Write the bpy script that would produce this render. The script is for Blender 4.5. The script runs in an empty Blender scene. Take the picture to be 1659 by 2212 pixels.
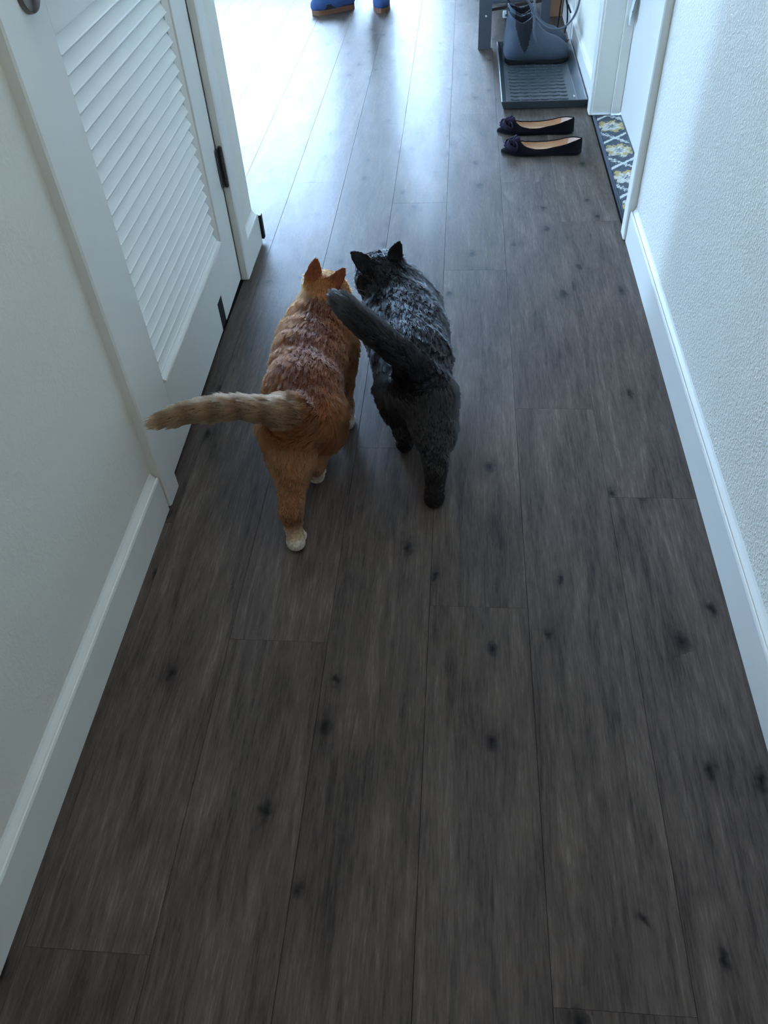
import bpy, bmesh, math, random
import numpy as np
from mathutils import Matrix, Vector
from mathutils.kdtree import KDTree

random.seed(7)
RNG = np.random.default_rng(11)
SC = bpy.context.scene
COL = SC.collection
PI = math.pi

# ------------------------------------------------------------------ camera
cam_d = bpy.data.cameras.new('camera')
cam_d.sensor_fit = 'VERTICAL'
cam_d.sensor_height = 24.0
cam_d.sensor_width = 18.0
cam_d.lens = 1700.0 / 2212.0 * 24.0
cam_d.clip_start = 0.02
cam_d.clip_end = 200
cam = bpy.data.objects.new('camera', cam_d)
COL.objects.link(cam)


def _cam_axes():
    cx, cy, f = 829.5, 1106.0, 1700.0
    def r(px, py):
        v = np.array([px - cx, cy - py, -f])
        return v / np.linalg.norm(v)
    dy = r(1013.6, -682.0)
    up = -r(950.0, 2730.0)
    y = dy - 0.5 * (dy @ up) * up
    z = up - 0.5 * (dy @ up) * dy
    y /= np.linalg.norm(y)
    z = z - (z @ y) * y
    z /= np.linalg.norm(z)
    return np.array([np.cross(y, z), y, z])


_R = _cam_axes()
CAMH = 1.18
cam.matrix_world = Matrix([[*_R[0], 0.0], [*_R[1], 0.0], [*_R[2], CAMH], [0, 0, 0, 1]])
SC.camera = cam

# ------------------------------------------------------------------ world, lights, exposure
world = bpy.data.worlds.new('world')
SC.world = world
world.use_nodes = True
wn = world.node_tree
wn.nodes.clear()
w_out = wn.nodes.new('ShaderNodeOutputWorld')
w_bg = wn.nodes.new('ShaderNodeBackground')
w_tc = wn.nodes.new('ShaderNodeTexCoord')
w_sep = wn.nodes.new('ShaderNodeSeparateXYZ')
w_rmp = wn.nodes.new('ShaderNodeValToRGB')
wn.links.new(w_tc.outputs['Generated'], w_sep.inputs[0])
wn.links.new(w_sep.outputs['Z'], w_rmp.inputs['Fac'])
w_rmp.color_ramp.elements[0].position = 0.0
w_rmp.color_ramp.elements[0].color = (0.31, 0.57, 1.0, 1)
w_rmp.color_ramp.elements[1].position = 0.6
w_rmp.color_ramp.elements[1].color = (0.52, 0.73, 1.0, 1)
wn.links.new(w_rmp.outputs['Color'], w_bg.inputs['Color'])
w_bg.inputs['Strength'].default_value = 64.0
wn.links.new(w_bg.outputs[0], w_out.inputs[0])


def area(name, loc, rot, sx, sy, power, color, portal=False):
    d = bpy.data.lights.new(name, 'AREA')
    d.shape = 'RECTANGLE'
    d.size, d.size_y = sx, sy
    d.energy = power
    d.color = color
    o = bpy.data.objects.new(name, d)
    COL.objects.link(o)
    o.location = loc
    o.rotation_euler = rot
    if portal:
        d.cycles.is_portal = True
    return o


# windows of the living room (portals for the sky) and two added fill lamps, behind the camera and overhead
YFAR = 6.6
WIN = [(-4.05, -0.95, 0.58, 2.20), (-0.80, -0.12, 0.25, 2.20)]          # x0, x1, z0, z1 in the far wall
for _x0, _x1, _z0, _z1 in WIN:
    area('sky_portal', ((_x0 + _x1) / 2, YFAR + 0.12, (_z0 + _z1) / 2), (-PI / 2, 0, 0), _x1 - _x0, _z1 - _z0, 1, (1, 1, 1), True)
WWIN = (3.35, 3.85, 0.12, 2.1)                                             # y0, y1, z0, z1 of the glazed doors in the west wall
area('sky_portal', (-4.2 - 0.1, (WWIN[0] + WWIN[1]) / 2, (WWIN[2] + WWIN[3]) / 2), (0, -PI / 2, 0), WWIN[3] - WWIN[2], WWIN[1] - WWIN[0], 1, (1, 1, 1), True)
area('rear_fill', (-0.05, -2.35, 1.35), (PI / 2, 0, 0), 0.95, 1.7, 1.5, (0.86, 0.94, 1.0))  # added fill lamp in front of the rear wall, no window there
area('overhead_fill', (-0.05, 0.55, 2.42), (0, 0, 0), 0.9, 2.2, 5.0, (0.86, 0.94, 1.0))  # added soft fill under the ceiling to brighten the near walls, no fixture

SC.view_settings.view_transform = 'Standard'
SC.view_settings.look = 'None'
SC.view_settings.gamma = 1.0
SC.view_settings.use_curve_mapping = False
SC.view_settings.exposure = 0.38


# ------------------------------------------------------------------ helpers: tags and meshes
def tag(o, label=None, cat=None, group=None, kind=None):
    if label:
        o['label'] = label
    if cat:
        o['category'] = cat
    if group:
        o['group'] = group
    if kind:
        o['kind'] = kind
    return o


def thing(name, label, cat, loc=(0, 0, 0), group=None, kind=None):
    o = bpy.data.objects.new(name, None)
    o.empty_display_size = 0.05
    COL.objects.link(o)
    o.location = loc
    o['wloc'] = list(loc)
    return tag(o, label, cat, group, kind)


def wloc(o):
    v = Vector(o['wloc']) if 'wloc' in o.keys() else Vector((0, 0, 0))
    return v


class MB:
    """collects verts and faces in world coordinates"""

    def __init__(self):
        self.v, self.f = [], []

    def add(self, vs, fs):
        n = len(self.v)
        self.v += [tuple(p) for p in vs]
        self.f += [tuple(n + i for i in f) for f in fs]
        return self

    def box(self, x0, x1, y0, y1, z0, z1):
        vs = [(x, y, z) for x in (x0, x1) for y in (y0, y1) for z in (z0, z1)]
        fs = [(0, 1, 3, 2), (4, 6, 7, 5), (0, 4, 5, 1), (2, 3, 7, 6), (0, 2, 6, 4), (1, 5, 7, 3)]
        return self.add(vs, fs)

    def prism(self, prof, axis, a, b):
        """closed 2-D profile swept along an axis from a to b; profile in the other two axes, in xyz order"""
        n = len(prof)
        vs = []
        for t in (a, b):
            for p, q in prof:
                vs.append({'x': (t, p, q), 'y': (p, t, q), 'z': (p, q, t)}[axis])
        fs = [(i, (i + 1) % n, n + (i + 1) % n, n + i) for i in range(n)]
        fs += [tuple(range(n))[::-1], tuple(range(n, 2 * n))]
        return self.add(vs, fs)

    def tube(self, pts, r, n=10, closed=False, cap=True, flat=None):
        P = [Vector(p) for p in pts]
        m = len(P)
        R = r if isinstance(r, (list, tuple)) else [r] * m
        T = []
        for i in range(m):
            if closed:
                t = P[(i + 1) % m] - P[i - 1]
            else:
                t = P[min(i + 1, m - 1)] - P[max(i - 1, 0)]
            T.append(t.normalized())
        ref = Vector((0, 0, 1)) if abs(T[0].z) < 0.9 else Vector((1, 0, 0))
        u = (ref - ref.dot(T[0]) * T[0]).normalized()
        vs = []
        for i in range(m):
            u = (u - u.dot(T[i]) * T[i]).normalized()
            w = T[i].cross(u)
            for k in range(n):
                a = 2 * PI * k / n
                ku, kw = (1, 1) if flat is None else flat
                vs.append(P[i] + (u * math.cos(a) * ku + w * math.sin(a) * kw) * R[i])
        fs = []
        for i in range(m if closed else m - 1):
            j = (i + 1) % m
            for k in range(n):
                fs.append((i * n + k, i * n + (k + 1) % n, j * n + (k + 1) % n, j * n + k))
        if cap and not closed:
            fs.append(tuple(range(n))[::-1])
            fs.append(tuple((m - 1) * n + k for k in range(n)))
        return self.add(vs, fs)

    def lathe(self, origin, axis, prof, n=20):
        """prof: (radius, distance along axis)"""
        A = Vector(axis).normalized()
        ref = Vector((0, 0, 1)) if abs(A.z) < 0.9 else Vector((1, 0, 0))
        u = (ref - ref.dot(A) * A).normalized()
        w = A.cross(u)
        O = Vector(origin)
        vs = [O + A * h + (u * math.cos(2 * PI * k / n) + w * math.sin(2 * PI * k / n)) * r for r, h in prof for k in range(n)]
        m = len(prof)
        fs = [(i * n + k, i * n + (k + 1) % n, (i + 1) * n + (k + 1) % n, (i + 1) * n + k) for i in range(m - 1) for k in range(n)]
        fs += [tuple(range(n))[::-1], tuple((m - 1) * n + k for k in range(n))]
        return self.add(vs, fs)

    def build(self, name, mat, parent=None, smooth=False, bevel=0.0, seg=2, auto=None):
        me = bpy.data.meshes.new(name)
        off = wloc(parent) if parent is not None else Vector((0, 0, 0))
        me.from_pydata([(p[0] - off.x, p[1] - off.y, p[2] - off.z) for p in self.v], [], self.f)
        bm = bmesh.new()
        bm.from_mesh(me)
        bmesh.ops.recalc_face_normals(bm, faces=bm.faces)
        if bevel > 0:
            es = [e for e in bm.edges if len(e.link_faces) == 2 and e.calc_face_angle(0) > 0.5]
            bmesh.ops.bevel(bm, geom=es, offset=bevel, segments=seg, affect='EDGES', profile=0.5, clamp_overlap=True)
        bm.to_mesh(me)
        bm.free()
        if smooth:
            me.polygons.foreach_set('use_smooth', [True] * len(me.polygons))
            if auto:
                me.set_sharp_from_angle(angle=math.radians(auto))
        return link(name, me, mat, parent, off)


def link(name, me, mat, parent=None, off=None):
    o = bpy.data.objects.new(name, me)
    COL.objects.link(o)
    if mat is not None:
        me.materials.clear()
        me.materials.append(mat)
    if parent is not None:
        o.parent = parent
        if parent.type != 'EMPTY' and parent.parent is not None:
            pass
    if off is not None:
        o['wloc'] = list(off)
    return o


def tidy():
    for o in COL.all_objects:
        if 'wloc' in o.keys():
            del o['wloc']


def catmull(pts, n=8, closed=False):
    P = [Vector(p) for p in pts]
    out = []
    m = len(P)
    rng = range(m) if closed else range(m - 1)
    for i in rng:
        p1, p2 = P[i], P[(i + 1) % m]
        p0 = P[i - 1] if closed or i > 0 else p1 * 2 - p2
        p3 = P[(i + 2) % m] if closed or i + 2 < m else p2 * 2 - p1
        for k in range(n):
            t = k / n
            out.append(0.5 * ((2 * p1) + (p2 - p0) * t + (2 * p0 - 5 * p1 + 4 * p2 - p3) * t * t + (3 * p1 - p0 - 3 * p2 + p3) * t ** 3))
    if not closed:
        out.append(P[-1])
    return out


# ------------------------------------------------------------------ materials
def srgb(r, g, b):
    f = lambda c: (c / 255 / 12.92) if c / 255 <= 0.04045 else ((c / 255 + 0.055) / 1.055) ** 2.4
    return (f(r), f(g), f(b), 1.0)


class NT:
    """small node helper"""

    def __init__(self, name):
        self.m = bpy.data.materials.new(name)
        self.m.use_nodes = True
        self.t = self.m.node_tree
        self.t.nodes.clear()
        self.out = self.n('ShaderNodeOutputMaterial')

    def n(self, kind, **kw):
        nd = self.t.nodes.new(kind)
        for k, v in kw.items():
            setattr(nd, k, v)
        return nd

    def l(self, a, b):
        self.t.links.new(a, b)

    def setv(self, sock, v):
        if hasattr(v, 'is_output') or isinstance(v, bpy.types.NodeSocket):
            self.l(v, sock)
        else:
            sock.default_value = v

    def math(self, op, a, b=0.0, c=None, clamp=False):
        nd = self.n('ShaderNodeMath', operation=op, use_clamp=clamp)
        self.setv(nd.inputs[0], a)
        self.setv(nd.inputs[1], b)
        if c is not None:
            self.setv(nd.inputs[2], c)
        return nd.outputs[0]

    def mix(self, f, a, b, blend='MIX'):
        nd = self.n('ShaderNodeMix', data_type='RGBA', blend_type=blend)
        self.setv(nd.inputs[0], f)
        self.setv(nd.inputs[6], a)
        self.setv(nd.inputs[7], b)
        return nd.outputs[2]

    def coord(self, kind='Object'):
        return self.n('ShaderNodeTexCoord').outputs[kind]

    def mapv(self, vec, scale=(1, 1, 1), loc=(0, 0, 0)):
        nd = self.n('ShaderNodeMapping')
        self.l(vec, nd.inputs['Vector'])
        nd.inputs['Scale'].default_value = scale
        nd.inputs['Location'].default_value = loc
        return nd.outputs[0]

    def noise(self, vec, scale, detail=4, rough=0.55, dist=0.0):
        nd = self.n('ShaderNodeTexNoise')
        if vec is not None:
            self.l(vec, nd.inputs['Vector'])
        nd.inputs['Scale'].default_value = scale
        nd.inputs['Detail'].default_value = detail
        nd.inputs['Roughness'].default_value = rough
        nd.inputs['Distortion'].default_value = dist
        return nd.outputs['Fac']

    def ramp(self, f, stops, interp='LINEAR'):
        nd = self.n('ShaderNodeValToRGB')
        cr = nd.color_ramp
        cr.interpolation = interp
        while len(cr.elements) < len(stops):
            cr.elements.new(0.5)
        for e, (p, c) in zip(cr.elements, stops):
            e.position = p
            e.color = c if len(c) == 4 else (*c, 1)
        self.l(f, nd.inputs['Fac'])
        return nd.outputs['Color']

    def bump(self, h, strength, dist, normal=None):
        nd = self.n('ShaderNodeBump')
        self.l(h, nd.inputs['Height'])
        nd.inputs['Strength'].default_value = strength
        nd.inputs['Distance'].default_value = dist
        if normal is not None:
            self.l(normal, nd.inputs['Normal'])
        return nd.outputs['Normal']

    def pbr(self, color, rough=0.5, metal=0.0, normal=None, spec=0.5, **kw):
        b = self.n('ShaderNodeBsdfPrincipled')
        self.setv(b.inputs['Base Color'], color)
        self.setv(b.inputs['Roughness'], rough)
        self.setv(b.inputs['Metallic'], metal)
        b.inputs['Specular IOR Level'].default_value = spec
        if normal is not None:
            self.l(normal, b.inputs['Normal'])
        for k, v in kw.items():
            self.setv(b.inputs[k], v)
        self.l(b.outputs[0], self.out.inputs['Surface'])
        return self.m


def simple(name, col, rough=0.5, metal=0.0, var=0.06, nscale=40, bump=0.0, bscale=200, spec=0.5):
    t = NT(name)
    c = t.coord()
    f = t.noise(c, nscale, 3)
    dark = tuple(x * (1 - var * 2) for x in col[:3]) + (1,)
    lite = tuple(min(1, x * (1 + var * 2)) for x in col[:3]) + (1,)
    color = t.mix(f, dark, lite)
    nr = t.bump(t.noise(c, bscale, 3), bump, 0.002) if bump else None
    return t.pbr(color, rough, metal, nr, spec)


def wall_paint(name, col, bump_strength):
    t = NT(name)
    c = t.coord()
    peel = t.noise(c, 150, 2, 0.5, 0.6)
    soft = t.ramp(peel, [(0.42, (0, 0, 0)), (0.62, (1, 1, 1))])
    big = t.noise(c, 3.0, 2)
    color = t.mix(big, tuple(x * 0.96 for x in col[:3]) + (1,), col)
    return t.pbr(color, 0.55, 0, t.bump(soft, bump_strength, 0.004), 0.4)


def floor_material():
    t = NT('dark_vinyl_plank')
    c = t.coord()
    rnd = t.n('ShaderNodeObjectInfo').outputs['Random']
    off = t.n('ShaderNodeCombineXYZ')
    t.l(t.math('MULTIPLY', rnd, 37.0), off.inputs[0])
    t.l(t.math('MULTIPLY', rnd, 91.0), off.inputs[1])
    add = t.n('ShaderNodeVectorMath', operation='ADD')
    t.l(c, add.inputs[0])
    t.l(off.outputs[0], add.inputs[1])
    v = add.outputs[0]
    grain = t.noise(t.mapv(v, (75, 5.0, 1)), 1.0, 6, 0.66, 0.9)
    fine = t.noise(t.mapv(v, (320, 26, 1)), 1.0, 4, 0.65)
    broad = t.noise(t.mapv(v, (15, 2.6, 1)), 1.0, 4, 0.6, 1.0)
    tone = t.math('ADD', t.math('MULTIPLY', grain, 0.36), t.math('MULTIPLY', broad, 0.34))
    tone = t.math('ADD', tone, t.math('MULTIPLY', fine, 0.30))
    col = t.ramp(tone, [(0.36, srgb(52, 44, 41)), (0.46, srgb(78, 68, 62)), (0.55, srgb(96, 84, 76)), (0.68, srgb(126, 112, 102))])
    # per plank tone
    ptone = t.math('ADD', t.math('MULTIPLY', rnd, 0.22), 0.89)
    hsv = t.n('ShaderNodeHueSaturation')
    t.l(col, hsv.inputs['Color'])
    t.l(ptone, hsv.inputs['Value'])
    # knots: sparse, stretched along the plank
    vor = t.n('ShaderNodeTexVoronoi', feature='F1', voronoi_dimensions='2D')
    wob = t.n('ShaderNodeVectorMath', operation='ADD')
    wn_ = t.n('ShaderNodeTexNoise')
    t.l(v, wn_.inputs['Vector'])
    wn_.inputs['Scale'].default_value = 45
    ws = t.n('ShaderNodeVectorMath', operation='SCALE')
    t.l(wn_.outputs['Color'], ws.inputs[0])
    ws.inputs['Scale'].default_value = 0.20
    t.l(t.mapv(v, (9.5, 5.2, 0)), wob.inputs[0])
    t.l(ws.outputs[0], wob.inputs[1])
    t.l(wob.outputs[0], vor.inputs['Vector'])
    vor.inputs['Scale'].default_value = 1.0
    vor.inputs['Randomness'].default_value = 1.0
    sepc = t.n('ShaderNodeSeparateColor')
    t.l(vor.outputs['Color'], sepc.inputs[0])
    few = t.math('GREATER_THAN', sepc.outputs[0], 0.52)
    size = t.math('ADD', t.math('MULTIPLY', sepc.outputs[1], 0.075), 0.06)
    rel = t.math('DIVIDE', vor.outputs['Distance'], size)
    core = t.math('SUBTRACT', 1.0, t.math('SMOOTH_MIN', rel, 1.0, 0.3), clamp=True)
    core = t.math('POWER', core, 0.7)
    halo = t.math('SUBTRACT', 1.0, t.math('MULTIPLY', rel, 0.36), clamp=True)
    core = t.math('MULTIPLY', core, few)
    halo = t.math('MULTIPLY', t.math('MULTIPLY', halo, few), 0.45)
    col2 = t.mix(halo, hsv.outputs[0], srgb(46, 38, 36))
    col3 = t.mix(core, col2, srgb(14, 12, 13))
    # pale scuffs
    sc = t.noise(t.mapv(v, (70, 26, 1)), 1.0, 3, 0.7, 2.0)
    scm = t.ramp(sc, [(0.70, (0, 0, 0)), (0.76, (1, 1, 1))])
    col4 = t.mix(t.math('MULTIPLY', scm, 0.10), col3, srgb(130, 122, 116))
    rough = t.math('ADD', t.math('MULTIPLY', grain, 0.22), 0.23)
    rough = t.math('ADD', rough, t.math('MULTIPLY', t.noise(t.mapv(v, (16, 9, 1)), 1.0, 4, 0.65), 0.12))
    h = t.math('ADD', t.math('MULTIPLY', fine, 0.5), t.math('MULTIPLY', grain, 0.6))
    lump = t.noise(t.mapv(v, (30, 18, 1)), 1.0, 4, 0.65, 0.8)
    nr = t.bump(h, 0.16, 0.0012)
    nr = t.bump(lump, 0.22, 0.004, nr)
    crough = t.math('ADD', t.math('MULTIPLY', t.noise(t.mapv(v, (26, 12, 1)), 1.0, 4, 0.7), 0.24), 0.06)
    return t.pbr(col4, t.math('ADD', rough, 0.10), 0, nr, 0.12, **{'Coat Weight': 0.05, 'Coat Roughness': crough, 'Coat IOR': 1.42})


def coat_skin(name):
    t = NT(name)
    a = t.n('ShaderNodeAttribute', attribute_name='coat')
    f = t.noise(t.coord(), 160, 3)
    col = t.mix(t.math('MULTIPLY', f, 0.5), a.outputs['Color'], (0.02, 0.015, 0.012, 1))
    return t.pbr(col, 0.8, 0, None, 0.2)


def coat_fur(name, rough, gloss, ior):
    t = NT(name)
    a = t.n('ShaderNodeAttribute', attribute_name='coat')
    h = t.n('ShaderNodeBsdfHairPrincipled')
    h.parametrization = 'COLOR'
    t.l(a.outputs['Color'], h.inputs['Color'])
    h.inputs['Roughness'].default_value = rough
    h.inputs['Radial Roughness'].default_value = 0.4
    h.inputs['IOR'].default_value = ior
    if 'Coat' in h.inputs:
        h.inputs['Coat'].default_value = gloss
    h.inputs['Random Roughness'].default_value = 0.3
    t.l(h.outputs[0], t.out.inputs['Surface'])
    return t.m


def rug_material():
    t = NT('trellis_rug_print')
    c = t.coord()
    s = t.n('ShaderNodeSeparateXYZ')
    t.l(c, s.inputs[0])
    wob = t.math('MULTIPLY', t.math('SUBTRACT', t.noise(c, 110, 4, 0.7), 0.5), 0.16)
    u = t.math('ADD', t.math('DIVIDE', s.outputs['Y'], 0.44), wob)
    v = t.math('ADD', t.math('DIVIDE', s.outputs['X'], 0.19), t.math('MULTIPLY', wob, 1.5))
    # ogee trellis: two sine families
    def lines(ph):
        sn = t.math('MULTIPLY', t.math('SINE', t.math('MULTIPLY', t.math('ADD', u, ph), 2 * PI)), 0.40)
        w = t.math('FRACT', t.math('ADD', t.math('SUBTRACT', v, sn), 0.5))
        return t.math('ABSOLUTE', t.math('SUBTRACT', w, 0.5))
    trel = t.math('MINIMUM', lines(0.0), lines(0.5))
    line = t.math('LESS_THAN', trel, 0.042)
    line2 = t.math('LESS_THAN', t.math('ABSOLUTE', t.math('SUBTRACT', trel, 0.12)), 0.012)
    # flowers in the cells
    uu = t.math('SUBTRACT', t.math('FRACT', t.math('MULTIPLY', u, 2.0)), 0.5)
    vv = t.math('SUBTRACT', t.math('FRACT', t.math('ADD', v, 0.5)), 0.5)
    du = t.math('MULTIPLY', uu, 0.22)
    dv = t.math('MULTIPLY', vv, 0.19)
    rr = t.math('SQRT', t.math('ADD', t.math('MULTIPLY', du, du), t.math('MULTIPLY', dv, dv)))
    ang = t.math('ARCTAN2', du, dv)
    pet = t.math('ADD', t.math('MULTIPLY', t.math('COSINE', t.math('MULTIPLY', ang, 7.0)), 0.010), rr)
    pet = t.math('ADD', pet, t.math('MULTIPLY', wob, 0.12))
    flower = t.math('MULTIPLY', t.math('LESS_THAN', pet, 0.050), t.math('GREATER_THAN', pet, 0.028))
    heart = t.math('MULTIPLY', t.math('LESS_THAN', pet, 0.028), t.math('GREATER_THAN', pet, 0.010))
    pick = t.math('GREATER_THAN', t.noise(t.mapv(c, (2, 9, 1)), 1.0, 1), 0.47)
    yarn = t.noise(c, 420, 2)
    base = t.mix(yarn, srgb(66, 74, 82), srgb(104, 112, 118))
    petal = t.mix(pick, srgb(205, 202, 188), srgb(188, 166, 116))
    col = t.mix(flower, base, petal)
    col = t.mix(heart, col, srgb(214, 212, 202))
    col = t.mix(line2, col, srgb(70, 78, 84))
    col = t.mix(line, col, srgb(212, 212, 204))
    return t.pbr(col, 0.95, 0, t.bump(yarn, 0.5, 0.003), 0.1)


M = {}
M['wall'] = wall_paint('wall_paint', (0.85, 0.81, 0.71, 1), 0.35)
M['wall_l'] = wall_paint('wall_paint_left', (0.85, 0.81, 0.71, 1), 0.14)
M['ceiling'] = wall_paint('ceiling_paint', (0.82, 0.82, 0.80, 1), 0.3)
M['trim'] = simple('semigloss_trim_paint', (0.86, 0.84, 0.77, 1), 0.35, 0, 0.01, 12, 0.03, 60)
M['door'] = simple('semigloss_door_paint', (0.86, 0.84, 0.77, 1), 0.38, 0, 0.01, 10, 0.03, 60)
M['plank'] = floor_material()
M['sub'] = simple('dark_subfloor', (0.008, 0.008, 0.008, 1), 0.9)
M['bronze'] = simple('brushed_nickel_metal', srgb(120, 112, 104), 0.3, 1.0, 0.05, 60)
M['hinge'] = simple('aged_hinge_metal', srgb(96, 96, 96), 0.4, 1.0, 0.08, 60)
M['black'] = simple('black_plastic', srgb(16, 17, 20), 0.5)
M['blackmetal'] = simple('black_powder_coat', srgb(84, 88, 98), 0.45, 0, 0.05, 80, 0.05, 400)
M['tray'] = simple('grey_rubber_tray', srgb(62, 68, 72), 0.4, 0, 0.06, 60, 0.05, 500)
M['rubber'] = simple('matte_boot_rubber', srgb(66, 76, 90), 0.62, 0, 0.08, 30, 0.12, 500)
M['gusset'] = simple('dark_stretch_gusset', srgb(28, 31, 40), 0.85, 0, 0.1, 90, 0.3, 900)
M['lining'] = simple('black_boot_lining', srgb(10, 10, 12), 0.95)
M['suede'] = simple('black_suede', srgb(18, 14, 20), 0.95, 0, 0.1, 80, 0.3, 900, 0.15)
M['bow'] = simple('plum_fabric', srgb(44, 35, 54), 0.85, 0, 0.1, 80, 0.3, 900, 0.2)
M['insole'] = simple('tan_leather_insole', srgb(196, 150, 112), 0.6, 0, 0.06, 30, 0.1, 300)
M['heel_lining'] = simple('pale_heel_lining', srgb(214, 190, 180), 0.6, 0, 0.03, 30)
M['rug'] = rug_material()
M['binding'] = simple('slate_rug_binding', srgb(70, 76, 86), 0.9, 0, 0.1, 120, 0.4, 900)
M['paper'] = simple('white_paper', (0.82, 0.83, 0.86, 1), 0.7, 0, 0.02, 30)
M['ink'] = simple('grey_ink', srgb(130, 134, 144), 0.7)
M['redcord'] = simple('red_cord', srgb(200, 70, 90), 0.7)
M['brass'] = simple('brass_bead', srgb(176, 140, 84), 0.4, 0.6)
M['cable'] = simple('grey_cable_jacket', srgb(84, 92, 104), 0.35)
M['cable2'] = simple('black_cable_jacket', srgb(18, 19, 22), 0.4)
M['card'] = simple('brown_cardboard', srgb(150, 112, 84), 0.85, 0, 0.05, 30)
M['beam'] = simple('dark_walnut_beam', srgb(46, 30, 26), 0.5)
M['whitepl'] = simple('white_plastic', (0.8, 0.8, 0.78, 1), 0.4)
M['green'] = simple('green_plastic', srgb(60, 150, 90), 0.5)
M['bluefab'] = simple('blue_knit_shoe', srgb(50, 78, 128), 0.8, 0, 0.1, 120, 0.3, 900)
M['navy'] = simple('dark_navy_side', srgb(24, 28, 42), 0.7)
M['gumsole'] = simple('brown_gum_sole', srgb(116, 76, 54), 0.6)
M['denim'] = simple('dark_denim', srgb(34, 40, 56), 0.9, 0, 0.12, 200, 0.3, 900)
M['shirt'] = simple('grey_cotton', srgb(86, 90, 98), 0.9, 0, 0.06, 80, 0.2, 500)
M['skin'] = simple('skin', srgb(196, 148, 122), 0.55, 0, 0.05, 30)
M['hairbrown'] = simple('brown_hair', srgb(52, 38, 30), 0.6, 0, 0.15, 120, 0.5, 300)
M['eye'] = simple('dark_eye', srgb(20, 18, 16), 0.1)
M['eyeamber'] = simple('amber_eye', srgb(176, 130, 40), 0.1)
M['eyegreen'] = simple('yellow_green_eye', srgb(168, 160, 60), 0.1)
M['nosepink'] = simple('pink_nose', srgb(190, 120, 106), 0.5)
M['nosegrey'] = simple('slate_nose', srgb(60, 58, 62), 0.5)
M['whisker'] = simple('white_whisker', (0.8, 0.8, 0.8, 1), 0.4)
M['earpink'] = simple('pink_inner_ear', srgb(178, 122, 100), 0.7)
M['eargrey'] = simple('mauve_inner_ear', srgb(92, 76, 80), 0.7)
M['frame'] = simple('window_frame_white', (0.8, 0.8, 0.8, 1), 0.4)
M['outside'] = simple('exterior_stucco', srgb(190, 182, 170), 0.9, 0, 0.1, 3)
M['grass'] = simple('exterior_paving', srgb(110, 112, 110), 0.95, 0, 0.2, 2)


def glass_material():
    t = NT('window_glass')
    tr = t.n('ShaderNodeBsdfTransparent')
    gl = t.n('ShaderNodeBsdfGlossy')
    gl.inputs['Roughness'].default_value = 0.02
    fr = t.n('ShaderNodeFresnel')
    mx = t.n('ShaderNodeMixShader')
    t.l(fr.outputs[0], mx.inputs[0])
    t.l(tr.outputs[0], mx.inputs[1])
    t.l(gl.outputs[0], mx.inputs[2])
    t.l(mx.outputs[0], t.out.inputs['Surface'])
    return t.m


M['glass'] = glass_material()
M['fur_o'] = coat_fur('ginger_fur', 0.42, 0.0, 1.48)
M['fur_g'] = coat_fur('slate_fur', 0.27, 0.3, 1.6)
M['skin_o'] = coat_skin('ginger_undercoat')
M['skin_g'] = coat_skin('slate_undercoat')

# ------------------------------------------------------------------ the setting
XL, XR = -0.617, 0.512        # hall wall planes
BL, BR = -0.602, 0.497        # baseboard faces
XF = -0.630                   # left wall plane beyond the closet door
CEIL = 2.44
YEND = 2.278                  # where the left wall ends
XW, YB = -4.2, -2.45          # living room west wall, hall rear wall

PITCH, X0 = 0.1804, -0.0418
PLEN = 1.216
PHASE = {0: 1.322, -1: 0.796, -2: 0.277, 1: 0.885, 2: 0.25, 3: 1.177, -3: 1.08}


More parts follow.
